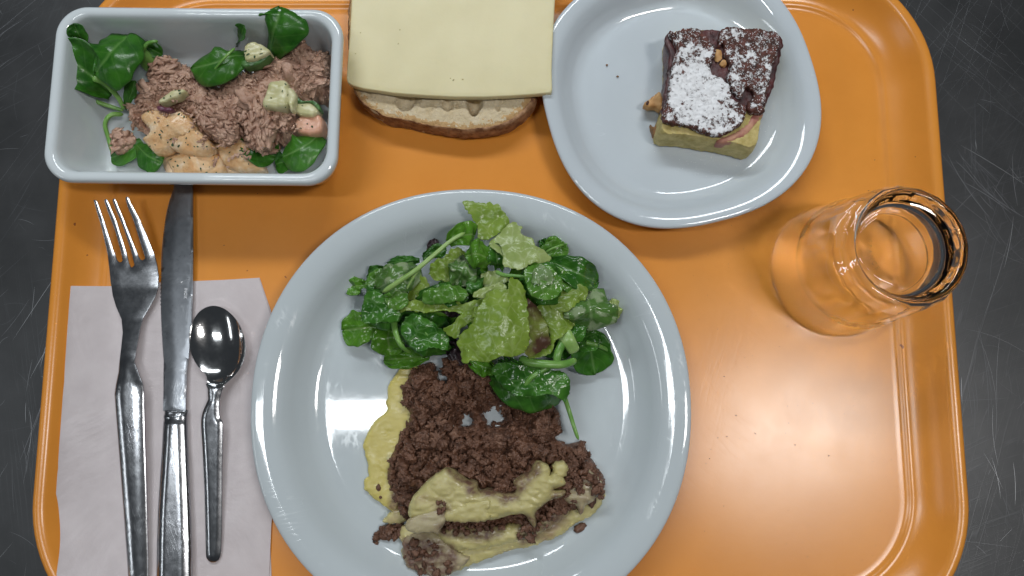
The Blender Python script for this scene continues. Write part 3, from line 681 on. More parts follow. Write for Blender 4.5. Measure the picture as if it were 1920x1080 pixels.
def ftop(V, d): return z1+.8*dome(d, 1.5)+.5*nz(V, .35, 1, 3)
V, F = slab(poly, 1.6, ftop, lambda V, d: np.full(len(V), z1-2.6)+.4*nz(V, .3, 4), (.4, 1)); obj('plum_filling', V, F, MT['fruit'], ck, sharp=80)
# baked top in two plates either side of the crack
ZTP = 24.0
left = Zcake((250, 112), (300, 118), (350, 92), (400, 95), (470, 98), (540, 180), (590, 250), (560, 320), (545, 400), (600, 440), (680, 500), (705, 600), (790, 650), (800, 710), (770, 780), (700, 830), (610, 872), (500, 850), (380, 800), (280, 785), (195, 748), (225, 640), (250, 480), (275, 330), (300, 240), (262, 170))
right = Zcake((625, 100), (700, 88), (800, 92), (850, 90), (960, 112), (1030, 130), (1045, 190), (1020, 290), (990, 380), (965, 520), (940, 620), (932, 705), (870, 705), (822, 690), (815, 640), (860, 570), (800, 520), (770, 600), (735, 580), (690, 510), (670, 430), (690, 380), (650, 300), (640, 200), (600, 230))
cap = []
def captop(V, d): return ZTP+1.5*dome(d, 1.6)+.8*nz(V, .30, 2, 3)+.95*np.abs(nz(V, .95, 6, 3))
def dens(V):
    k = 1.0-np.clip(np.linalg.norm((V-P(*Zcake((450, 560))[0], ZTP)[:2])/np.array([21, 24]), axis=1)-.35, 0, 1)*.17
    return np.clip(k-.225+.065*nz(V, .26, 40, 2), .5, 1)
for pl in (left, right):
    poly = closed_spline(PXY(pl, ZTP), .7, .95, .75)
    V, F = slab(poly, .7, captop, lambda V, d: np.full(len(V), ZTP-2.0)+.6*nz(V, .4, 9, 2), (.3, .7))
    o = obj('baked_top', V, F, MT['cakeTop'], ck, sharp=80); cap.append(poly)
    at = o.data.attributes.new('sugar', 'FLOAT', 'POINT'); at.data.foreach_set('value', (dens(V[:, :2])*np.clip(edge_dist(V[:, :2], poly)/1.2, .9, 1)).astype(np.float32))
spec = []
for poly in cap:
    g = scatter(poly, .62); d = edge_dist(g, poly); zt = captop(g, d); cl = nz(g, .8, 11, 2); kk = dens(g)
    for p, dd, z, c, k in zip(g, d, zt, cl, kk):
        if dd > .3 and c > .9-1.3*k: s_ = random.uniform(.12, .34); spec.append((np.array([p[0], p[1], z+.02]), (s_, s_*random.uniform(.6, 1), .14), None))
for i in range(150):
    a_ = random.uniform(0, 6.28); r_ = random.uniform(24, 40); q_ = P(1340, 190, 5.2)+np.array([math.cos(a_)*r_, math.sin(a_)*r_-6, 0]); s_ = random.uniform(.1, .22); spec.append((q_, (s_, s_, .1), None))
V, F = lumps(spec, 1, .35, 1.5, 1); obj('icing_sugar', V, F, MT['sugar'], ck, kind='stuff')
spec = [(P(*Zcake((600, 290))[0], 23.2), (2.2, 3.2, 1.4), .2), (P(*Zcake((640, 350))[0], 22.8), (1.6, 2.0, 1.2), 0)]
V, F = lumps(spec[:1], 3, .4); obj('golden_crumb', V, F, MT['apricot'], ck)
V, F = lumps(spec[1:], 3, .4); obj('golden_crumb', V, F, MT['apricot'], ck)
pk_ = Zcake((700, 850), (800, 780), (830, 725), (925, 705), (905, 760), (872, 800), (800, 880), (690, 925), (600, 930), (600, 890))
poly = closed_spline(PXY(pk_, 19.5), .9, .4, .5)
V, F = slab(poly, 1.2, lambda V, d: 19.6+2.4*dome(d, 2)+.5*nz(V, .5, 3, 2), const(15), (.4,)); obj('soaked_corner', V, F, MT['pinkcake'], ck, sharp=80)
for pts, mt, zc in ((((65, 640), (110, 600), (180, 552), (200, 600), (195, 680), (140, 668), (80, 662)), 'apricot', 11), (((112, 785), (140, 800), (165, 760), (180, 790), (160, 860), (140, 870)), 'base', 8), (((195, 660), (225, 630), (270, 650), (250, 690), (200, 700)), 'apricot', 20)):
    poly = closed_spline(PXY(Zcake(*pts), zc), .8, .5, .6)
    V, F = slab(poly, .9, lambda V, d: zc+1.5*dome(d, 1.6)+.6*nz(V, .6, 1, 2), const(zc-3.5 if zc < 20 else 17), (.4,)); obj('broken_edge', V, F, MT[mt], ck, sharp=80)
V, F = lumps([(P(*Zcake((95, 630))[0], 12.2), (1.6, .9, .7), .8)], 2, .5); obj('browned_bit', V, F, MT['cakeTop0'], ck)
for (x, y), r, lab in (((1109, 76), .75, 'brown cake crumb nearest the back edge of the dessert plate'), ((1138, 122), .65, 'brown cake crumb in the middle of the three on the dessert plate'), ((1158, 143), .7, 'brown cake crumb closest to the cake square')):
    V, F = lumps([(P(x, y, 5.1), (r, r*.8, r*.7), None)], 2, .5); obj('cake_crumb', V, F, MT['base'], label=lab, cat='crumb', group='crumbs on the dessert plate')

# ================================================================== GLASS (upside down)
gc = P(1703, 462, 68)[:2]; K = 200; NF = 20
gprof = [(34.6, .3, 0), (34.9, 1.0, 0), (34.6, 4, 0), (33.4, 12, 0), (32.4, 20, 0), (31.9, 25, 0), (31.5, 27.2, 0), (30.6, 28.6, .4), (30.3, 31, 1), (29.6, 40, 1), (28.6, 52, 1), (27.8, 60, 1), (27.3, 64, 1), (27.0, 64.5, 1), (26.6, 66.0, .8), (25.8, 67.3, .4), (24.6, 68.2, .1), (23.6, 68.4, 0), (22.7, 68.1, 0), (22.0, 67.4, 0), (21.5, 66.5, 0), (20.8, 65.4, 0), (19, 64.9, 0), (12, 64.6, 0), (4, 64.5, 0),
         None, (3, 56.0, 0), (10, 56.2, 0), (15, 57.0, 0), (19, 56.6, 0), (22.0, 54.6, 0), (24.0, 50, 0), (25.0, 45, 0), (26.0, 40, 0), (27.3, 31, 0), (28.6, 27, 0), (29.6, 20, 0), (31.0, 10, 0), (32.6, 2, 0), (33.4, .5, 0), (34.0, .1, 0)]
def gring(r, z, f):
    a = np.linspace(0, 2*math.pi, K, endpoint=False); wv = 2*math.pi/NF
    m = np.cos(wv/2)/np.cos((a % wv)-wv/2); rr = 1.025*r*(1-f+f*(m*1.006))
    return np.c_[gc[0]+rr*np.cos(a), gc[1]+rr*np.sin(a), np.full(K, z)]
k0 = gprof.index(None); seq = gprof[k0+1:]+gprof[:k0]
V, F = ring_loft([gring(*p) for p in seq])
go = thing('drinking_glass', 'clear faceted tumbler standing upside down on the tray', 'glass', (gc[0], gc[1], 0))
obj('glass_body', V, F, MT['glass'], go, sharp=38)
for i, chx in enumerate('FRANCE'):
    a = math.radians(168+i*9.5); r = 15.5
    text_mesh(chx, 2.9, np.array([gc[0]+r*math.cos(a), gc[1]+r*math.sin(a), 64.95]), a+math.radians(90), MT['glass'], 'moulded_letter', go, .12)

# ================================================================== TUNA SALAD IN THE BOWL
def leaf(name, pts, hw_px, mat, label, group, cat='leaf', stem=None, conv=None, stem_mat='stemD', **kw):
    pp = conv(*pts) if conv else pts; p3 = P3(pp); z = np.mean([q[2] for q in pp])
    V, F, uv = leaf_mesh(p3, (1.28 if conv is Zbowl else 1)*hw_px*(conv_scale[conv] if conv else 1)*pxmm(z), **kw)
    o = obj(name, V, F, MT[mat], label=label, cat=cat, group=group, uv=uv, sharp=None)
    for s_ in (stem or []):
        (sp_, r0, r1) = s_; sp_ = conv(*sp_) if conv else sp_
        k = (conv_scale[conv] if conv else 1)*pxmm(z)
        V, F = tube(P3(sp_), r0*k*.8, r1*k*.8, 26, 10, .7, .08); obj('stem', V, F, MT[stem_mat], o, sharp=None)
    return o
conv_scale = {Zbowl: 600/1751, Zsal: 560/1512, Zmeat: 580/1424}
G1 = "lamb's lettuce leaves in the tuna salad"
LL = 'lambs_lettuce_leaf'
leaf(LL, [(310, 270, 26), (262, 200, 36), (225, 128, 40.5)], 46, 'leafD', 'narrow dark leaf tip pointing to the top left corner of the bowl', G1, conv=Zbowl, ruffle=.5)
leaf(LL, [(560, 240, 20), (640, 262, 22), (715, 300, 20)], 36, 'leafD', 'dark leaf behind the cut pale stem end in the bowl', G1, conv=Zbowl)
leaf(LL, [(440, 520, 16), (340, 430, 26), (230, 340, 32), (165, 310, 33)], 120, 'leafD', 'broad cupped leaf at the far left of the bowl', G1, conv=Zbowl, cup=.9, ruffle=.9, stem=[([(330, 425, 28), (400, 455, 25), (470, 530, 20), (505, 600, 16)], 24, 15)])
leaf(LL, [(330, 540, 14), (230, 530, 22), (160, 480, 30), (118, 470, 30)], 62, 'leafM', 'paler folded leaf edge against the left wall of the bowl', G1, conv=Zbowl, cup=-.8, ruffle=.6, stem=[([(300, 535, 17), (380, 565, 16), (440, 585, 15), (500, 605, 14)], 17, 13)])
leaf(LL, [(520, 180, 31), (450, 255, 38), (385, 340, 38), (340, 400, 33)], 138, 'leafD', 'large dark leaf on top at the left of the tuna salad', G1, conv=Zbowl, cup=-.6, ruffle=1.0, tip=.2, base=.62)
leaf(LL, [(510, 600, 14), (540, 520, 20), (565, 440, 22)], 34, 'leafM', 'small upright leaf beside the tuna at the left', G1, conv=Zbowl, cup=.9)
so_ = thing('lettuce_stalk', 'cut pale green stem end beside the large left leaf', 'stalk', P(*Zbowl((590, 280))[0], 15), G1)
V, F = tube(P3(Zbowl((530, 225, 28), (580, 275, 26), (650, 330, 20), (690, 350, 16))), 4.2*.85, 2.6, 20, 10); obj('main_stem', V, F, MT['stemD'], so_, sharp=None)
V, F = tube(P3(Zbowl((600, 285, 28), (630, 240, 31), (660, 228, 32), (690, 226, 31))), 1.2, .8, 20, 8); obj('shoot', V, F, MT['stemD'], so_, sharp=None)
V, F = tube(P3(Zbowl((570, 260, 27), (590, 320, 24), (640, 390, 17))), 2.0, 1.6, 20, 8); obj('shoot', V, F, MT['stemD'], so_, sharp=None)
leaf(LL, [(600, 770, 12), (520, 830, 12), (435, 860, 9)], 62, 'leafM', 'lower left leaf under the small tuna piece', G1, conv=Zbowl, cup=.5, stem=[([(500, 625, 14), (430, 630, 17), (400, 680, 16), (420, 760, 13), (440, 840, 11)], 18, 14)])
leaf(LL, [(570, 790, 12), (630, 850, 18), (715, 890, 16)], 74, 'leafD', 'dark leaf hanging below the potato pieces at lower left', G1, conv=Zbowl, cup=-.7)
leaf(LL, [(1125, 250, 22), (1142, 190, 34), (1158, 138, 39)], 40, 'leafD', 'small dark pointed leaf behind the middle of the salad', G1, conv=Zbowl, cup=.6)
leaf(LL, [(1190, 290, 24), (1080, 310, 34), (970, 350, 34), (870, 375, 26)], 100, 'leafM', 'bright green leaf between tuna and cucumber at the back', G1, conv=Zbowl, cup=-.6, ruffle=.8, base=.5, stem=[([(1110, 262, 36), (1060, 310, 37.5), (1000, 380, 34), (960, 440, 28)], 11, 8)])
leaf(LL, [(1300, 285, 24), (1320, 180, 37), (1345, 90, 42), (1355, 32, 40)], 132, 'leafD', 'large glossy leaf leaning on the back rim of the bowl', G1, conv=Zbowl, cup=-.6, ruffle=.7, base=.5)
leaf(LL, [(1150, 730, 16), (1230, 800, 17), (1340, 860, 12)], 80, 'leafD', 'dark leaf below the ragged tuna flake at lower right', G1, conv=Zbowl, cup=.5)
leaf(LL, [(1430, 840, 12), (1390, 880, 15), (1330, 900, 12)], 52, 'leafD', 'small leaf under the right front leaf of the bowl', G1, conv=Zbowl)
leaf(LL, [(1570, 735, 18), (1500, 790, 24), (1430, 830, 24), (1365, 860, 18)], 92, 'leafM', 'bright ribbed leaf at the front right corner of the bowl', G1, conv=Zbowl, cup=-.5, ruffle=.6, base=.5)

tz = 24
tun = Zbowl((700, 290), (760, 320), (830, 330), (890, 390), (900, 430), (980, 470), (1040, 400), (1130, 380), (1220, 360), (1290, 290), (1380, 240), (1450, 190), (1540, 250), (1625, 275), (1615, 480), (1580, 520), (1540, 500), (1480, 525), (1440, 560), (1430, 690), (1370, 750), (1320, 720), (1285, 800), (1235, 815), (1170, 775), (1130, 720), (1110, 770), (1040, 785), (960, 740), (880, 680), (850, 600), (780, 590), (700, 590), (620, 600), (580, 640), (600, 700), (530, 670), (490, 610), (540, 530), (560, 460), (620, 430), (620, 380))
poly = closed_spline(PXY(tun, tz), 1.4, .8, .2)
def tunz(V, d): return 12+13*dome(d, 11)+2.2*nz(V, .09, 3, 2)
th_ = thing('tuna_flakes', 'heap of brownish pink flaked tuna across the salad', 'tuna', P(*Zbowl((1000, 520))[0], 6), kind='stuff')
def aniso(V, a, s1, s2, sd): return 1-2*np.abs(nz(np.c_[(V[:, 0]*math.cos(a)+V[:, 1]*math.sin(a))*s1, (-V[:, 0]*math.sin(a)+V[:, 1]*math.cos(a))*s2], 1.0, sd, 2))
V, F = slab(poly, .75, lambda V, d: tunz(V, d)-1.0+1.6*np.maximum(aniso(V, .8, .16, .55, 3), aniso(V, -.6, .14, .5, 9))*np.clip(d/1.5, 0, 1), const(7), (.5,)); obj('tuna_bed', V, F, MT['tuna'], th_, kind='stuff')
g = scatter(poly, 2.3, .8); d = edge_dist(g, poly); zt = tunz(g, d); ori = nz(g, .05, 21, 1)
spec = []
cut = [(PXY(Zbowl((1320, 510)), tz)[0], 10), (PXY(Zbowl((1500, 600)), tz)[0], 7), (PXY(Zbowl((1500, 680)), tz)[0], 8)]
for p, z, o_, dd in zip(g, zt, ori, d):
    if any(np.linalg.norm(p-c) < r for c, r in cut): continue
    l = random.lognormvariate(.55, .5); wv = l*random.uniform(.3, .65)
    if random.random() < .06: l, wv = random.uniform(3.8, 6), random.uniform(1.6, 2.4)
    a = -.9+o_*2.2+random.gauss(0, .9)
    spec.append((np.array([p[0], p[1], z+random.uniform(-.6, 1.0)]), (l, wv, wv*.75), a))
g = scatter(poly, 7.5, .9); zt = tunz(g, edge_dist(g, poly)); big = []
for p, z in zip(g, zt):
    if any(np.linalg.norm(p-c) < r+1 for c, r in cut): continue
    l = random.uniform(2.6, 4.6); big.append((np.array([p[0], p[1], z+.6]), (l, l*random.uniform(.4, .65), random.uniform(.8, 1.3)), -.9+random.gauss(0, .9)))
V, F = lumps(big, 4, .4, 1.1, 3, True); obj('larger_flakes', V, F, MT['tuna'], th_, kind='stuff', sharp=None)
V, F = lumps(spec, 3, .75, 1.2, 3, True); obj('loose_flakes', V, F, MT['tuna'], th_, kind='stuff', sharp=None)
g = scatter(poly, 1.9, .9); zt = tunz(g, edge_dist(g, poly)); sm_ = []
for p, z in zip(g, zt):
    if any(np.linalg.norm(p-c) < r-2 for c, r in cut): continue
    l = random.uniform(.5, 1.5); sm_.append((np.array([p[0], p[1], z+random.uniform(.3, 1.6)]), (l, l*random.uniform(.3, .6), l*.35), -.9+random.gauss(0, 1.0)))
for q_ in Zbowl((640, 600), (720, 610), (860, 640), (880, 700), (930, 750), (960, 800), (1040, 790), (1090, 780), (1150, 830), (1100, 860), (760, 770), (560, 660), (1420, 640), (1440, 700), (1280, 470), (1390, 560), (1000, 880), (700, 640), (820, 610), (1180, 860)):
    for k in range(5):
        l = random.uniform(.6, 1.8); sm_.append((P(q_[0]+random.gauss(0, 5), q_[1]+random.gauss(0, 5), random.uniform(25, 28)), (l, l*.45, l*.35), random.uniform(0, 3)))
V, F = lumps(sm_, 2, .7, 1.3, 2, True); obj('fine_flakes', V, F, MT['tuna'], th_, kind='stuff', sharp=None)
def fibre_chunk(name, pts, z, h, label, a0=0):
    poly = closed_spline(PXY(Zbowl(*pts), z), .9, .7, .6); g = scatter(poly, 2.3, .8); d = edge_dist(g, poly); sp_ = []
    for p, dd in zip(g, d):
        zz = z-h*.7+h*.7*float(dome(np.array([dd]), 4)[0])+random.uniform(-.5, .5); l = random.uniform(1.4, 4.5) if dd > 1.5 else random.uniform(1.0, 1.8)
        sp_.append((np.array([p[0], p[1], zz]), (l, random.uniform(.6, 1.6), random.uniform(.5, 1.0)), a0+random.gauss(0, .55)))
    V, F = lumps(sp_, 2, .6, 1.4, 2, True)
    V2, F2 = slab(poly, 1.4, lambda V, d: z-h*.75+h*.6*dome(d, 4), const(z-h), (.5,))
    F = [tuple(f) for f in F]+[tuple(int(i)+len(V) for i in f) for f in F2]
    return obj(name, np.vstack([V, V2]), F, MT['tuna'], label=label, cat='tuna', sharp=None, kind='stuff')
fibre_chunk('tuna_chunk', [(420, 710), (460, 700), (530, 720), (552, 770), (500, 820), (450, 836), (425, 790)], 15, 4, 'small piece of tuna lying apart on the lower left leaf', .9)
fibre_chunk('tuna_chunk', [(1150, 590), (1230, 560), (1300, 600), (1330, 680), (1300, 780), (1290, 815), (1262, 800), (1240, 828), (1220, 800), (1190, 795), (1160, 720), (1130, 660)], 28, 5, 'largest tuna flake with a ragged lower end', 1.35)
fibre_chunk('tuna_chunk', [(650, 320), (720, 295), (790, 330), (800, 400), (760, 460), (690, 470), (630, 440), (625, 380)], 27, 6, 'rounded tuna piece at the upper left of the heap', .4)
fibre_chunk('tuna_chunk', [(880, 590), (960, 570), (1050, 600), (1110, 660), (1110, 740), (1050, 775), (980, 730), (900, 680)], 28, 5, 'broad tuna piece above the front potato pieces', -.5)

def chunk(name, pts, z, h, mat, label, cat, herbs=0, jit=.5, conv=Zbowl, bulge=3.0, group=None):
    poly = closed_spline(PXY(conv(*pts), z), 1.0, jit, .3); sd = random.uniform(0, 50); pm = poly.mean(0); pls = [(random.uniform(.12, .5), random.uniform(0, 6.28), random.uniform(0, .9)) for _ in range(4)] if herbs > 7 else [(.12, 1.5, 0)]
    fz = lambda V, d: z-h*.35+h*.35*dome(d, bulge*.7)+np.min([c_*2-g_*((V[:, 0]-pm[0])*math.cos(t_)+(V[:, 1]-pm[1])*math.sin(t_)) for g_, t_, c_ in pls], axis=0)+.8*nz(V, .25, sd, 4)
    V, F = slab(poly, 1.2, fz, const(z-h-2), (.35, .9)); o = obj(name, V, F, MT[mat], label=label, cat=cat, sharp=80, group=group)
    if herbs:
        g = scatter(poly, 1.4); rng.shuffle(g); g = g[:herbs]; zt = fz(g, edge_dist(g, poly))
        V, F = lumps([(np.array([p[0], p[1], z_+.06]), (random.uniform(.35, 1.1), random.uniform(.25, .6), .15), None) for p, z_ in zip(g, zt)], 1, .6)
        obj('herb_flecks', V, F, MT['herb'], o, kind='stuff')
    return o
poly = closed_spline(PXY(Zbowl((600, 700), (700, 640), (850, 640), (960, 740), (1120, 760), (1235, 880), (1240, 935), (1100, 935), (900, 962), (730, 962), (690, 880), (640, 830)), 14), 1.0, .9, .3)
V, F = slab(poly, 1.2, lambda V, d: 9+3.5*dome(d, 4)+1.0*nz(V, .2, 3, 3), const(6), (.4, 1)); obj('creamy_sauce', V, F, MT['sauce'], label='orange cream sauce pooled between the potato pieces', cat='sauce', sharp=80)
G2 = 'potato pieces in the tuna salad'
chunk('potato_piece', [(980, 780), (1060, 765), (1130, 755), (1180, 800), (1240, 880), (1240, 925), (1100, 920), (1030, 885)], 18, 9, 'potato', 'sauced potato piece right of the front one, tapering', 'potato', 8, group=G2)
chunk('potato_piece', [(715, 845), (850, 822), (960, 815), (1015, 840), (1022, 930), (880, 950), (740, 955), (720, 905)], 20, 10, 'potato', 'frontmost sauced potato piece against the near wall of the bowl', 'potato', 22, group=G2)
chunk('potato_piece', [(735, 790), (780, 740), (850, 710), (905, 712), (972, 790), (930, 835), (830, 835)], 25, 10, 'potato', 'small sauced potato piece in the middle of the group', 'potato', 10, group=G2)
chunk('potato_piece', [(570, 620), (640, 588), (760, 600), (830, 600), (885, 690), (870, 722), (760, 760), (700, 808), (645, 822), (610, 790), (580, 745), (625, 710)], 27, 11, 'potato', 'big orange tinged potato piece at the left of the group', 'potato', 18, group=G2)
chunk('cucumber_piece', [(690, 545), (740, 505), (800, 480), (835, 500), (760, 545), (700, 562)], 30, 4, 'cuke', 'thin pale cucumber strip beside the purple onion bit', 'cucumber', 6)
chunk('onion_piece', [(675, 575), (720, 580), (765, 592), (740, 608), (690, 602)], 29.5, 3, 'onion', 'tiny purple onion bit above the big potato piece', 'onion')
c_ = chunk('cucumber_piece', [(1160, 245), (1185, 224), (1230, 226), (1300, 278), (1240, 318), (1165, 328)], 35, 5, 'cuke', 'pale cucumber wedge between the two back leaves', 'cucumber', 7)
poly = closed_spline(PXY(Zbowl((1150, 328), (1240, 316), (1302, 280), (1300, 300), (1250, 345), (1160, 365)), 33), .9, .2)
V, F = slab(poly, 1.2, lambda V, d: 32+1.2*dome(d, 1.5), const(27), (.3,)); obj('skin', V, F, MT['cukeskin'], c_)
chunk('cucumber_piece', [(1290, 445), (1330, 428), (1380, 432), (1402, 490), (1392, 580), (1290, 592), (1255, 570), (1270, 520)], 31, 7, 'cuke', 'large pale green cucumber chunk surrounded by tuna', 'cucumber', 6)
c_ = chunk('cucumber_piece', [(1445, 560), (1520, 553), (1568, 600), (1525, 632), (1440, 612)], 26, 6, 'cuke', 'cucumber slice with dark skin near the right wall', 'cucumber', 4)
poly = closed_spline(PXY(Zbowl((1445, 520), (1480, 545), (1540, 545), (1572, 575), (1570, 600), (1520, 560), (1445, 562), (1435, 540)), 27), .8, .2)
V, F = slab(poly, 1.1, lambda V, d: 25.5+1.4*dome(d, 1), const(20), (.3,)); obj('skin', V, F, MT['cukeskin'], c_)
chunk('tomato_piece', [(1440, 650), (1500, 622), (1572, 618), (1590, 690), (1570, 728), (1510, 735), (1450, 718)], 24, 8, 'pinkbit', 'pinkish sauced vegetable piece above the front right leaf', 'vegetable', 5)
chunk('onion_piece', [(1390, 480), (1420, 478), (1440, 520), (1425, 600), (1405, 590)], 31, 4, 'cuke', 'narrow creamy strip beside the large cucumber chunk', 'vegetable')

# ================================================================== MINCED MEAT AND MASH ON THE DINNER PLATE
ZF = 4.6
STAIN = [[(540, 590), (580, 600), (640, 640), (690, 685), (850, 695), (845, 715), (690, 702), (620, 660)], [(850, 690), (850, 650), (920, 600), (955, 560), (960, 600), (900, 650), (870, 700)], [(1030, 690), (1085, 690), (1070, 722), (1020, 735)], [(335, 700), (300, 790), (270, 760), (310, 640)], [(600, 900), (700, 880), (780, 890), (690, 915)], [(490, 850), (600, 842), (790, 845), (790, 870), (600, 895), (510, 885)], [(870, 830), (950, 800), (1000, 750), (1080, 740), (1090, 790), (1010, 850), (940, 905), (890, 930), (865, 900)],
         [(340, 950), (380, 915), (470, 925), (560, 950), (580, 1030), (540, 1070), (440, 1080), (360, 1040)], [(485, 760), (505, 738), (535, 745), (545, 775), (515, 790)], [(760, 700), (830, 690), (860, 720), (800, 745)],
         [(1100, 610), (1160, 600), (1220, 640), (1250, 700), (1235, 720), (1180, 660)], [(900, 850), (920, 830), (935, 845)], [(620, 650), (660, 640), (690, 690), (640, 700)]]
def mash_slab(pts, z, th, mat, step=.8, jit=.9, bulge=3.0, seed=0.0, ridge=.6, conv=Zmeat, zbase=None, tilt=None, name='fold', parent=None, **kw):
    poly = closed_spline(PXY(conv(*pts), z), .7, jit, .45)
    lo, hi = poly.min(0), poly.max(0)
    def zt(V, d):
        t = 0 if tilt is None else (V[:, 0]-lo[0])/(hi[0]-lo[0])*tilt[0]+(V[:, 1]-lo[1])/(hi[1]-lo[1])*tilt[1]
        return z+t-th*.5+th*.5*dome(d, bulge)+.8*ridge*nz(V, .11, seed, 2)+.4*ridge*nz(np.c_[V[:, 0]*.35, V[:, 1]*1.1], .5, seed+4, 3)-.6*ridge*np.clip(.22-np.abs(nz(np.c_[V[:, 0]*.5, V[:, 1]], .16, seed+8, 2)), 0, 1)/.22*np.clip(d/2, 0, 1)
    V, F = slab(poly, step, zt, (lambda V, d: zt(V, d)-th) if zbase is None else const(zbase), (.3, .8, 1.7))
    o = obj(name, V, F, MT[mat], parent, sharp=80, **kw)
    st_ = np.zeros(len(V))
    for sp_ in STAIN:
        q_ = np.array([P(p[0], p[1], z)[:2] for p in Zmeat(*sp_)]); e_ = edge_dist(V[:, :2], q_); e_ = np.where(inside(V[:, :2], q_), 0, e_); st_ = np.maximum(st_, np.clip(1-e_/2.6, 0, 1))
    o.data.attributes.new('stain', 'FLOAT', 'POINT').data.foreach_set('value', (st_*.95).astype(np.float32)); return o, poly, zt
mash_slab([(345, 108), (400, 118), (440, 150), (430, 300), (400, 420), (360, 560), (330, 700), (300, 790), (252, 768), (222, 745), (190, 722), (170, 700), (153, 688), (150, 660), (152, 638), (172, 622), (168, 590), (165, 560), (152, 510), (146, 478), (160, 440), (168, 420), (200, 368), (255, 322), (250, 290), (258, 262), (262, 205), (285, 170), (305, 140)], 8.2, 3.6, 'mashY', jit=.45, bulge=2.6, ridge=.35, zbase=ZF, name='mashed_potato',
          label='thin yellow layer of mashed potato left of the meat', cat='mash')
mt_ = thing('minced_meat', 'heap of crumbly brown minced meat between salad and mash', 'meat', P(*Zmeat((650, 480))[0], 5), kind='stuff')
meat = Zmeat((440, 96), (478, 108), (486, 150), (500, 190), (530, 180), (512, 120), (510, 75), (560, 62), (620, 100), (720, 140), (750, 190), (800, 255), (832, 285), (900, 265), (1000, 285), (1055, 325), (1066, 420), (1045, 455), (1100, 480), (1180, 465), (1188, 505), (1225, 570), (1268, 640), (1262, 700), (1220, 740), (1100, 800), (850, 860), (560, 880), (380, 860), (300, 790), (280, 720), (246, 640), (264, 560), (285, 480), (330, 400), (355, 340), (320, 250), (330, 200), (360, 140), (400, 118))
MZ = 15
polyM = closed_spline(PXY(meat, MZ), 1.2, 1.0, .25)
mh = [(PXY(Zmeat((627, 367)), 8)[0], 2.6), (PXY(Zmeat((745, 338)), 8)[0], 3.4), (PXY(Zmeat((775, 345)), 8)[0], 3.0), (PXY(Zmeat((866, 276)), 8)[0], 3.0)]
def meatz(V, d):
    z = ZF+1.5+11*dome(d, 9)+2.6*nz(V, .085, 5, 2)
    for c, r in mh: z = z-(z-ZF+1)*np.clip(1.35-np.linalg.norm(V-c, axis=1)/(r*2.1), 0, 1)
    return z
def meatbed(V, d):
    z = np.maximum(ZF-.4, meatz(V, d)-2.0+1.1*nz(V, .45, 2, 3))
    for c, r in mh: z = np.where(np.linalg.norm(V-c, axis=1) < r, ZF-.6, z)
    return z
def vor(V, sc, sd, wp=.35):
    wx = nz(V, sc*1.3, sd, 2)*wp; wy = nz(V, sc*1.3, sd+30, 2)*wp; o = np.empty(len(V)); e = np.empty(len(V))
    for i, v in enumerate(V):
        dd = noise.voronoi(Vector((v[0]*sc+wx[i], v[1]*sc+wy[i], sd)))[0]; o[i] = dd[0]; e[i] = dd[1]-dd[0]
    return o, e
def meattop(V, d):
    z = meatz(V, d); a1, e1 = vor(V, .105, 1.0, .55); a2, e2 = vor(V, .42, 7.0, .9); a3, e3 = vor(V, 1.05, 3.0, .7)
    z = z-5.6*(1-np.clip(e1/.22, 0, 1)**.6)*np.clip(d/4, .2, 1)-3.0*a1**2+2.2-1.0*(1-np.clip(e2/.3, 0, 1)**.7)-.8*a2-.75*a3+1.0*nz(V, .55, 4, 3)
    z = np.maximum(z, ZF-.4)
    for c, r in mh: z = np.where(np.linalg.norm(V-c, axis=1) < r, ZF-.6, z)
    return z
V, F = slab(polyM, .46, meattop, const(ZF-1.2), (.3, .7)); obj('meat_mass', V, F, MT['meat'], mt_, kind='stuff', sharp=None)
mid = []; fine = []
g = scatter(polyM, 3.6, .8, mh); d = edge_dist(g, polyM); zt = meattop(g, d)
for p, z, dd in zip(g, zt, d):
    s_ = random.lognormvariate(-.05, .5) if dd > 1.5 else random.uniform(.6, 1.5)
    mid.append((np.array([p[0], p[1], z+s_*.1]), (s_*random.uniform(.8, 1.5), s_, s_*.75), None))
g = scatter(polyM, 2.6, .8, mh); d = edge_dist(g, polyM); zt = meattop(g, d)
for p, z in zip(g, zt):
    s_ = random.uniform(.3, .75); fine.append((np.array([p[0], p[1], z+random.uniform(-.1, .5)]), (s_*1.4, s_, s_*.8), None))
V, F = lumps(mid, 4, .95, 1.7, 3, True); obj('meat_crumbles', V, F, MT['meat'], mt_, kind='stuff', sharp=None)
V, F = lumps(fine, 2, .7, 1.5, 2, True); obj('fine_crumbles', V, F, MT['meat'], mt_, kind='stuff', sharp=None)
def meat_patch(pts, z, step, smin, smax, name, parent, conv=Zmeat, **kw):
    poly = closed_spline(PXY(conv(*pts), z), 1.2, .5, .3); g = scatter(poly, step, .6)
    sp_ = []
    for p in g:
        k_ = random.lognormvariate(0, .4); sp_.append((np.array([p[0], p[1], z+random.uniform(-.9, .4)]), (random.uniform(smin, smax)*k_*1.2, random.uniform(smin, smax)*k_, random.uniform(smin, smax)*k_*.6), None))
    V, F = lumps(sp_, 3, .7, 1.5, 3, True); return obj(name, V, F, MT['meat'], parent, sharp=None, **kw)
meat_patch([(200, 930), (206, 890), (235, 862), (262, 845), (330, 835), (345, 880), (310, 905), (262, 910), (222, 915), (212, 942)], 7.0, 1.6, .8, 1.5, 'minced_meat', None, label='small tail of minced meat at the lower left of the mash', cat='meat', kind='stuff')
V, F = lumps([(P(*Zmeat((1147, 857))[0], 6.2), (3.4, 1.9, 1.6), .45)], 3, .55, 1.5, 3); obj('meat_crumb', V, F, MT['meat'], label='lone meat crumb on the plate right of the mash', cat='meat', sharp=None)
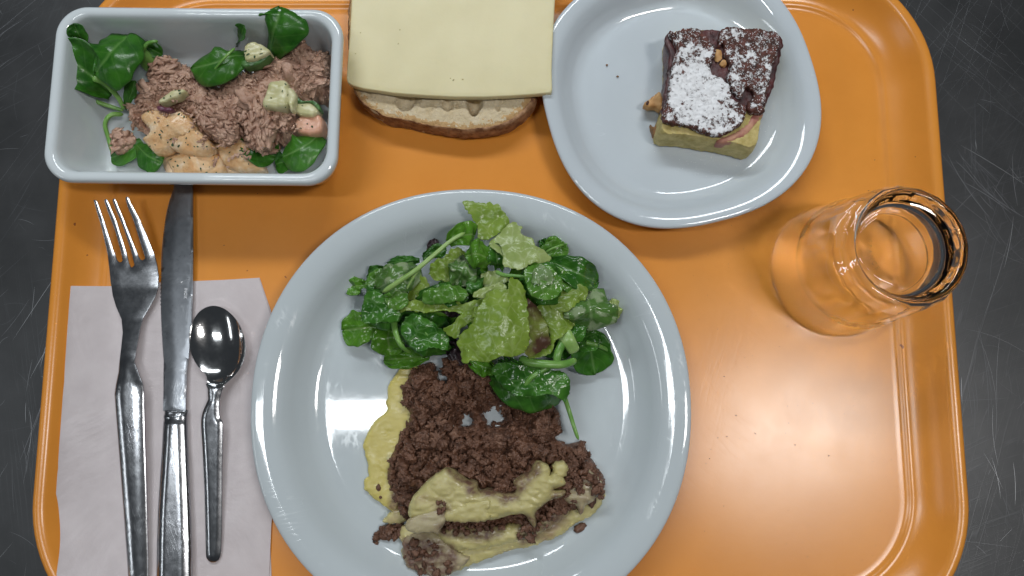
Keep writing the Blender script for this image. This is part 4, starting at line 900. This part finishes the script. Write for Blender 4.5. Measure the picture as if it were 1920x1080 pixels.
V, F = lumps([(P(*Zmeat((221, 676))[0], 8.2), (1.3, 2.0, .7), 0)], 2, .5); obj('meat_crumb', V, F, MT['meat'], label='upper of two meat specks on the yellow mash layer', cat='meat', sharp=None)
V, F = lumps([(P(*Zmeat((229, 717))[0], 8.0), (1.2, .9, .7), 0)], 2, .5); obj('meat_crumb', V, F, MT['meat'], label='lower of two meat specks on the yellow mash layer', cat='meat', sharp=None)
ms = thing('mashed_potato', 'folded heap of pale mashed potato streaked with meat', 'mash', P(*Zmeat((750, 850))[0], 5))
mash_slab([(312, 900), (335, 850), (420, 830), (560, 835), (800, 845), (1000, 815), (1100, 770), (1190, 700), (1250, 670), (1262, 720), (1238, 770), (1195, 815), (1130, 842), (1085, 880), (1045, 905), (930, 948), (830, 966), (740, 1000), (660, 1030), (590, 1058), (520, 1085), (430, 1082), (380, 1062), (338, 1022), (322, 985), (326, 945)], 9.5, 5, 'mash', bulge=3.5, seed=2, ridge=.7, zbase=ZF, parent=ms)
mash_slab([(325, 940), (345, 900), (420, 880), (500, 890), (560, 930), (590, 980), (640, 1000), (600, 1050), (540, 1078), (470, 1092), (400, 1072), (345, 1040), (330, 1000)], 12.5, 6, 'mashM', bulge=4, seed=12, ridge=1.3, zbase=ZF, parent=ms)
mash_slab([(480, 880), (560, 850), (700, 850), (850, 845), (960, 800), (1080, 760), (1100, 800), (1000, 870), (900, 915), (820, 935), (700, 960), (600, 970), (540, 950)], 14, 7, 'mash', bulge=4, seed=22, ridge=1.1, zbase=ZF, parent=ms)
mash_slab([(1060, 690), (1100, 640), (1170, 600), (1215, 600), (1255, 655), (1250, 700), (1215, 735), (1180, 765), (1155, 808), (1135, 770), (1080, 742)], 17.5, 8, 'mashM', bulge=4, seed=32, ridge=1.0, zbase=ZF, parent=ms)
meat_patch([(480, 850), (560, 838), (700, 845), (800, 838), (795, 865), (720, 885), (600, 890), (520, 885)], 14.8, 2.4, .6, 1.4, 'meat_streak', ms, kind='stuff')
meat_patch([(870, 830), (950, 800), (1000, 750), (1080, 740), (1090, 790), (1010, 850), (940, 905), (890, 930), (865, 900)], 15.8, 2.6, .7, 1.5, 'meat_streak', ms, kind='stuff')
meat_patch([(325, 950), (380, 910), (470, 920), (500, 960), (480, 1000), (560, 1030), (540, 1070), (440, 1080), (360, 1040), (330, 1010)], 13.2, 3.6, .6, 1.5, 'meat_streak', ms, kind='stuff')
mash_slab([(350, 800), (362, 740), (395, 695), (440, 648), (485, 612), (530, 588), (572, 602), (622, 640), (670, 652), (682, 692), (740, 690), (800, 706), (850, 700), (842, 655), (880, 622), (920, 602), (950, 556), (998, 572), (1015, 600), (1010, 622), (1035, 612), (1080, 640), (1082, 668), (1030, 688), (1082, 692), (1072, 722), (1010, 742), (965, 778), (945, 805), (950, 845), (942, 872), (928, 862), (905, 822), (885, 806), (820, 812), (740, 836), (722, 828), (700, 832), (560, 836), (520, 800), (440, 815), (372, 826)], 24.5, 10, 'mash', bulge=5, seed=42, ridge=1.0, jit=.4, tilt=(-1.5, 3), parent=ms)
mash_slab([(520, 790), (560, 765), (640, 745), (722, 722), (742, 740), (736, 768), (722, 785), (742, 800), (720, 828), (640, 838), (560, 836), (530, 832)], 25.5, 5, 'mash', bulge=2.6, seed=52, ridge=.7, parent=ms)
mash_slab([(348, 830), (400, 800), (470, 775), (525, 785), (528, 830), (505, 870), (492, 895), (470, 882), (450, 888), (430, 880), (402, 892), (370, 880), (345, 868)], 25.0, 4, 'mashM', bulge=2.2, seed=62, ridge=.8, jit=.5, parent=ms)
mash_slab([(242, 832), (262, 795), (300, 778), (345, 780), (350, 822), (320, 842), (280, 846)], 11, 4, 'mash', bulge=2, seed=72, ridge=.4, zbase=ZF, parent=ms)
mash_slab([(1025, 572), (1050, 556), (1085, 562), (1100, 590), (1085, 625), (1050, 632), (1028, 610)], 21.5, 8, 'mash', bulge=2.4, seed=82, ridge=.8, parent=ms)
meat_patch([(482, 760), (500, 735), (535, 745), (545, 775), (520, 790), (490, 785)], 25.6, 1.8, .6, 1.2, 'meat_streak', ms, kind='stuff')
meat_patch([(860, 650), (930, 640), (960, 680), (900, 700), (840, 690)], 23.2, 1.9, .7, 1.3, 'meat_streak', ms, kind='stuff')
meat_patch([(1090, 600), (1160, 590), (1230, 640), (1262, 700), (1240, 730), (1215, 690), (1180, 640), (1100, 650)], 19.0, 1.9, .7, 1.4, 'meat_streak', ms, kind='stuff')

# ================================================================== GREEN SALAD
G3 = "lamb's lettuce leaves in the green salad"
def sal(pts, hw, mat, label, name=LL, cat='leaf', group=G3, **kw):
    kw.setdefault('ruffle', 1.5); kw['ruffle'] = max(kw['ruffle'], 1.2)*1.15; kw.setdefault('base', .4); return leaf(name, pts, hw*1.15, mat, label, group, cat, conv=Zsal, **kw)
def lettuce(pts, z, mat, label, ruffle=1.6, scale=.11, tilt=(0, 0), bow=(0, 0), jit=.9, th=.5, seed=None, name='lettuce_leaf', cat='lettuce', crinkle=.5):
    sd = random.uniform(0, 60) if seed is None else seed
    poly = closed_spline(PXY(Zsal(*pts), z), .9, jit, .5); lo, hi = poly.min(0), poly.max(0)
    def zt(V, d):
        u = (V-lo)/(hi-lo)*2-1
        e = np.exp(-d/3.0)
        return z+u[:, 0]*tilt[0]+u[:, 1]*tilt[1]+bow[0]*(1-u[:, 0]**2)+bow[1]*(1-u[:, 1]**2)+ruffle*(.6+.9*e)*nz(V, scale, sd, 2)+crinkle*np.abs(nz(V, scale*3.2, sd+5, 2))
    V, F = slab(poly, 1.05, zt, lambda V, d: zt(V, d)-th, (.4,))
    return obj(name, V, F, MT[mat], label=label, cat=cat, group='lettuce pieces in the green salad', sharp=None)
# bottom layer
sal([(180, 470, 14), (130, 475, 12), (84, 478, 9)], 44, 'wetM', 'small round leaf at the far left end of the salad', cup=.4)
sal([(340, 450, 16), (260, 430, 17), (185, 425, 13)], 52, 'wetD', 'dark leaf just above the left end of the salad', cup=.7)
sal([(450, 345, 15), (370, 352, 16), (288, 360, 12)], 32, 'leafD', 'narrow dark leaf at the upper left edge of the salad', cup=.6)
sal([(490, 330, 15), (515, 280, 14), (528, 234, 12)], 28, 'purple', 'dark purple leaf tip standing out at the upper left', name='purple_leaf', cup=.5)
sal([(470, 335, 20), (530, 300, 22), (585, 300, 20)], 34, 'wetD', 'small dark leaf next to the purple tip', cup=.6)
sal([(250, 680, 11), (150, 690, 11), (60, 700, 8)], 82, 'wetM', 'rounded leaf lying on the plate at the lower left of the salad', cup=.35, ruffle=.5)
sal([(300, 640, 14), (290, 740, 13), (300, 830, 10)], 76, 'wetM', 'leaf with pale underside below the big left leaf', cup=.5)
sal([(500, 830, 12), (390, 840, 11), (270, 850, 8)], 50, 'wetM', 'flat leaf touching the top of the yellow mash', cup=.3)
sal([(650, 600, 15), (580, 650, 14), (500, 690, 11)], 52, 'purple', 'dark purple leaf in the gap left of the lettuce', name='purple_leaf', cup=.5)
sal([(600, 740, 14), (630, 800, 13), (680, 870, 11)], 46, 'purple', 'brownish purple leaf above the minced meat', name='purple_leaf', cup=.5)
sal([(420, 560, 13), (520, 600, 17), (640, 620, 13)], 110, 'wetM', 'dark leaf deep in the left middle of the salad', cup=.3)
sal([(700, 560, 13), (820, 640, 17), (950, 740, 13)], 130, 'wetM', 'dark leaf deep under the front lettuce piece', cup=.3)
sal([(900, 420, 17), (1040, 480, 17), (1180, 560, 13)], 140, 'wetM', 'dark leaf deep in the right middle of the salad', cup=.3)
sal([(1040, 700, 9), (1130, 740, 10), (1240, 780, 8)], 90, 'leafD', 'dark leaf under the pale ribs at lower right', cup=.3)
sal([(560, 420, 13), (680, 440, 17), (800, 430, 13)], 110, 'wetM', 'dark leaf deep below the small round leaf', cup=.3)
sal([(1070, 300, 14), (1140, 280, 19), (1208, 275, 12)], 66, 'wetM', 'ribbed leaf at the upper right edge of the salad', cup=-.8, stem=[([(1060, 330, 19), (1110, 292, 22.5), (1160, 272, 22), (1200, 262, 16)], 9, 6)])
sal([(1060, 240, 14), (1085, 265, 14), (1110, 290, 13)], 32, 'leafD', 'small dark leaf tip behind the upper right leaf', cup=.4)
sal([(1280, 690, 14), (1315, 790, 15), (1338, 925, 8)], 92, 'leafM', 'plain smooth leaf hanging at the lower right of the salad', cup=.4, ruffle=.5, stem=[([(1290, 760, 17), (1350, 775, 17.5), (1415, 805, 13)], 16, 11)])
sal([(820, 900, 14), (920, 960, 24), (1050, 1000, 24), (1185, 1030, 11)], 118, 'wetD', 'large dark dressed leaf reaching down over the meat', cup=-.5, ruffle=1.3, base=.5, stem=[([(1140, 980, 22), (1180, 1030, 19), (1205, 1100, 17), (1230, 1180, 18), (1255, 1255, 17.5)], 17, 11)])
sal([(880, 850, 16), (920, 890, 25), (980, 930, 26)], 50, 'wetD', 'curled small dark leaf on the large lower leaf', cup=1.1)
sal([(700, 850, 13), (760, 880, 17), (830, 900, 15)], 44, 'wetM', 'leaf edge showing under the front lettuce piece', cup=.4)
# ribs
rb = thing('lettuce_stalk', 'pale forked stalk along the lower edge of the salad', 'stalk', P(*Zsal((1050, 860))[0], 20), 'lettuce stalks')
V, F = tube(P3(Zsal((955, 842, 26), (1010, 862, 29), (1090, 872, 30), (1180, 872, 28), (1245, 850, 24))), 2.3, 1.8, 24, 10); obj('main_stem', V, F, MT['stemD'], rb, sharp=None)
V, F = tube(P3(Zsal((1145, 870, 28), (1150, 820, 29), (1172, 765, 28), (1190, 720, 27))), 1.9, 2.2, 20, 10); obj('branch', V, F, MT['stemD'], rb, sharp=None)
V, F = tube(P3(Zsal((1110, 880, 28), (1060, 910, 28.5), (1010, 945, 29), (978, 1000, 26), (975, 1015, 24))), 1.5, 1.2, 20, 10); obj('branch', V, F, MT['stemD'], rb, sharp=None)
sr = thing('lettuce_stalk', 'short thick pale rib at the right end of the forked stalk', 'stalk', P(*Zsal((1200, 750))[0], 22), 'lettuce stalks')
V, F = tube(P3(Zsal((1180, 710, 28), (1210, 755, 29), (1240, 812, 26))), 4.0, 2.8, 20, 12, .45, .12); obj('main_stem', V, F, MT['stem'], sr, sharp=None)
sal([(1390, 590, 16), (1430, 592, 17), (1482, 592, 13)], 52, 'lettP', 'pale thick leaf rib sticking out at the far right', name='lettuce_leaf', cat='lettuce', group='lettuce pieces in the green salad', cup=-.6, base=.8, nu=20)
# middle layer
sal([(400, 500, 18), (300, 540, 26), (220, 590, 26), (160, 620, 18)], 112, 'wetD', 'big dark folded leaf on the left side of the salad', cup=-.55, ruffle=1.3, base=.6)
sal([(320, 620, 15), (430, 690, 23), (530, 740, 23), (615, 785, 13)], 100, 'wetD', 'wide dark leaf at the lower left beneath the lettuce', cup=-.5, ruffle=1.2, base=.55, stem=[([(318, 640, 22), (332, 720, 26), (360, 780, 26), (405, 815, 21)], 22, 9), ([(440, 640, 25), (470, 700, 28), (520, 750, 27)], 13, 6)])
lettuce([(500, 390), (520, 350), (560, 330), (620, 285), (670, 295), (690, 350), (660, 410), (620, 440), (560, 450), (510, 430)], 23, 'lett', 'curly yellow green lettuce bit left of the small round leaf', 2.2, .22, jit=1.4)
lettuce([(410, 440), (450, 420), (495, 450), (500, 520), (470, 560), (520, 590), (470, 610), (380, 590), (350, 585), (380, 540), (400, 490)], 24, 'lett', 'narrow light lettuce strip left of the dark middle leaf', 1.4, .15)
sal([(450, 385, 24), (370, 420, 31), (300, 455, 31), (235, 490, 25)], 80, 'coat', 'pale dressing coated leaf at the left of the salad', cup=-.4, ruffle=.6, base=.6)
sal([(430, 550, 24), (540, 530, 30), (620, 520, 30), (700, 505, 23)], 70, 'wetD', 'dark glossy leaf lying across the middle left', cup=-.7, ruffle=1.2, base=.6)
sal([(735, 380, 22), (720, 440, 27), (700, 510, 22)], 52, 'wetD', 'dark leaf below the small round leaf', cup=.5)
sal([(700, 330, 24), (665, 400, 32), (625, 470, 27)], 74, 'coat', 'grey green dressing coated leaf in the upper middle', cup=-.4, base=.4)
lettuce([(668, 58), (690, 46), (760, 58), (848, 68), (872, 100), (900, 135), (905, 165), (880, 195), (850, 215), (800, 242), (752, 242), (748, 210), (735, 165), (715, 130), (690, 95)], 27, 'lett', 'light green lettuce piece at the very top of the salad', 1.6, .12, bow=(2, 0))
lettuce([(800, 262), (840, 225), (880, 185), (925, 152), (955, 175), (972, 182), (962, 215), (1022, 240), (1035, 275), (1065, 292), (1112, 330), (1085, 362), (1010, 372), (970, 402), (900, 392), (872, 380), (868, 330), (830, 300)], 31, 'lettP', 'large pale lettuce piece below the top one', 1.8, .10, tilt=(0, -2), bow=(3, 0))
lettuce([(760, 420), (850, 400), (900, 440), (860, 470), (780, 480)], 27, 'lettP', 'pale lettuce scrap in the centre of the salad', 1.2, .15)
sal([(850, 390, 25), (840, 330, 31), (830, 268, 30)], 52, 'wetD', 'curled dark leaf right of the small round leaf', cup=1.3, twist=.5)
sal([(810, 345, 31), (745, 315, 37.5), (678, 320, 34)], 72, 'wetM', 'small glossy round leaf near the top of the salad', cup=-.5, ruffle=.4, base=.6)
def torn(pts, z, mat, label, **kw): return lettuce(pts, z, mat, label, kw.pop('ruffle', 2.2), kw.pop('scale', .16), name='torn_leaf', cat='leaf', **kw)
torn([(190, 420), (240, 385), (290, 390), (330, 360), (345, 400), (300, 440), (260, 500), (200, 500), (170, 470)], 21, 'tornM', 'torn leaf at the upper left beside the pale coated leaf')
torn([(165, 540), (200, 500), (270, 520), (330, 560), (350, 610), (340, 655), (270, 660), (200, 665), (165, 655)], 29.5, 'tornD', 'crumpled dark leaf over the big folded leaf at the left', bow=(2, 0))
torn([(270, 520), (330, 500), (390, 520), (385, 570), (340, 600), (290, 590)], 31.5, 'tornM', 'small crumpled leaf below the diagonal stem')
torn([(360, 660), (430, 620), (500, 650), (570, 700), (600, 740), (590, 800), (520, 790), (450, 810), (400, 780), (360, 720)], 26.5, 'tornD', 'crumpled dark leaf left of the front lettuce', bow=(2.5, 0))
torn([(690, 450), (740, 440), (770, 470), (760, 510), (720, 520), (690, 500)], 30, 'tornD', 'small torn leaf above the frilly pale edge')
torn([(1110, 400), (1180, 390), (1230, 430), (1280, 470), (1300, 500), (1230, 520), (1180, 500), (1140, 470)], 34, 'tornM', 'torn leaf between the round and the long dark leaf')
torn([(1180, 620), (1230, 600), (1290, 690), (1280, 740), (1240, 760), (1200, 710)], 27, 'tornD', 'dark torn leaf below the cream coated leaf')
torn([(1240, 700), (1300, 690), (1360, 720), (1350, 790), (1290, 810), (1250, 790)], 17, 'tornD', 'dark torn leaf above the plain lower right leaf')
torn([(820, 880), (900, 860), (990, 880), (1080, 890), (1190, 920), (1210, 990), (1190, 1060), (1100, 1020), (1000, 1040), (900, 1010), (840, 950)], 25, 'tornD', 'crumpled wet leaf covering the large lower leaf', bow=(2.5, 1))
torn([(1060, 290), (1110, 250), (1190, 260), (1200, 320), (1170, 350), (1110, 330)], 20.5, 'tornM', 'torn leaf on the ribbed upper right leaf')
torn([(480, 500), (560, 480), (660, 480), (700, 530), (640, 560), (540, 570), (470, 560)], 32, 'tornM', 'crumpled leaf over the middle left of the salad', bow=(1.5, 1.5))
torn([(980, 400), (1030, 370), (1090, 370), (1150, 420), (1175, 490), (1120, 545), (1050, 545), (1000, 500)], 39.5, 'tornM', 'wet crumpled leaf on the right of centre beneath a soaked scrap', bow=(1.5, 1.5), ruffle=1.4)
lettuce([(1120, 500), (1190, 470), (1290, 480), (1300, 530), (1240, 570), (1190, 605), (1120, 590), (1090, 550)], 33, 'lett', 'light lettuce scrap above the soft green piece on the right', 1.6, .16)
lettuce([(340, 580), (430, 545), (520, 570), (600, 560), (645, 550), (650, 590), (560, 605), (470, 610), (400, 600), (345, 612)], 30, 'lett', 'narrow light lettuce strip between the dark leaves at left', 1.3, .18)
# long stem with its leaf, upper left
sal([(600, 262, 33), (650, 225, 35), (700, 215, 31), (728, 222, 27)], 66, 'wetM', 'leaf at the end of the long pale diagonal stem', cup=.5, ruffle=1.0, base=.3, stem=[([(262, 508, 34), (340, 455, 37), (430, 395, 38.5), (520, 320, 38), (610, 245, 36.5), (680, 205, 35)], 17, 13), ([(455, 380, 38), (420, 430, 37), (385, 492, 34)], 11, 7)], stem_mat='stem')
lettuce([(1040, 600), (1080, 568), (1150, 575), (1195, 560), (1230, 600), (1240, 655), (1220, 690), (1160, 735), (1130, 765), (1125, 800), (1080, 832), (1000, 842), (1015, 800), (1090, 775), (1105, 700)], 29, 'lett', 'soft green lettuce piece on the right middle', 1.6, .13, bow=(2, 0))
sal([(1080, 345, 26), (1180, 375, 32), (1270, 420, 32), (1355, 455, 22)], 76, 'wetD', 'long dark leaf with square end at the right', cup=.6, ruffle=.8, tip=.2, base=.2, stem=[([(1085, 348, 27), (1180, 400, 31), (1260, 440, 32), (1325, 480, 27)], 7, 9)])
sal([(1170, 480, 22), (1240, 480, 26), (1300, 500, 24)], 60, 'wetD', 'dark leaf between the round and the coated leaf', cup=.4, ruffle=1.0)
sal([(960, 425, 33), (1040, 445, 38), (1120, 465, 38), (1185, 490, 30)], 104, 'wetD', 'round dark leaf with pale stem right of centre', cup=-.45, ruffle=.8, base=.45, stem=[([(835, 402, 33), (880, 420, 35.5), (940, 424, 37), (1010, 432, 37.5)], 15, 9)], stem_mat='stemD')
lettuce([(1020, 400), (1045, 375), (1075, 362), (1095, 390), (1120, 400), (1130, 440), (1105, 470), (1080, 455), (1060, 462), (1020, 460), (1025, 430)], 43.5, 'coat', 'small dressing soaked scrap on the wet round leaf', 1.0, .3, jit=1.2)
sal([(1290, 495, 26), (1310, 570, 34), (1320, 640, 33), (1310, 705, 25)], 124, 'coat', 'large cream coated leaf at the right of the salad', cup=-.4, ruffle=.9, base=.7)
# front lettuce
lettuce([(565, 592), (640, 572), (720, 552), (790, 545), (830, 580), (800, 640), (720, 660), (660, 690), (640, 740), (600, 730), (568, 695), (610, 668), (640, 640), (655, 612), (600, 600)], 33, 'lett', 'light lettuce rib fanning out left of the front piece', 1.4, .14, tilt=(3, 0))
lettuce([(990, 545), (1020, 562), (1062, 600), (1092, 660), (1108, 720), (1112, 770), (1070, 800), (1020, 830), (985, 820), (975, 700)], 35, 'lettR', 'brown edged lettuce piece right of the front piece', 1.6, .13, tilt=(-3, 0))
lettuce([(770, 560), (790, 520), (840, 500), (895, 505), (905, 448), (950, 452), (985, 505), (992, 560), (1000, 650), (1006, 735), (992, 800), (930, 832), (862, 836), (792, 862), (720, 852), (672, 868), (655, 802), (640, 760), (660, 720), (700, 690), (730, 640), (745, 600)], 38, 'lett', 'big bright green lettuce piece at the front of the salad', 1.7, .10, bow=(5, 1.5), seed=8.0, crinkle=.8)
lettuce([(715, 522), (745, 495), (772, 482), (800, 478), (850, 462), (885, 470), (892, 492), (865, 508), (820, 505), (780, 540), (750, 535), (722, 535)], 41, 'lettP', 'small frilly pale lettuce edge above the front piece', 1.0, .3, jit=.9)
sal([(735, 585, 40), (745, 635, 42.5), (747, 688, 39)], 40, 'lett', 'small light lobe hanging in front of the front lettuce piece', name='lettuce_leaf', cat='lettuce', group='lettuce pieces in the green salad', cup=-.6, ruffle=.3, base=.5)
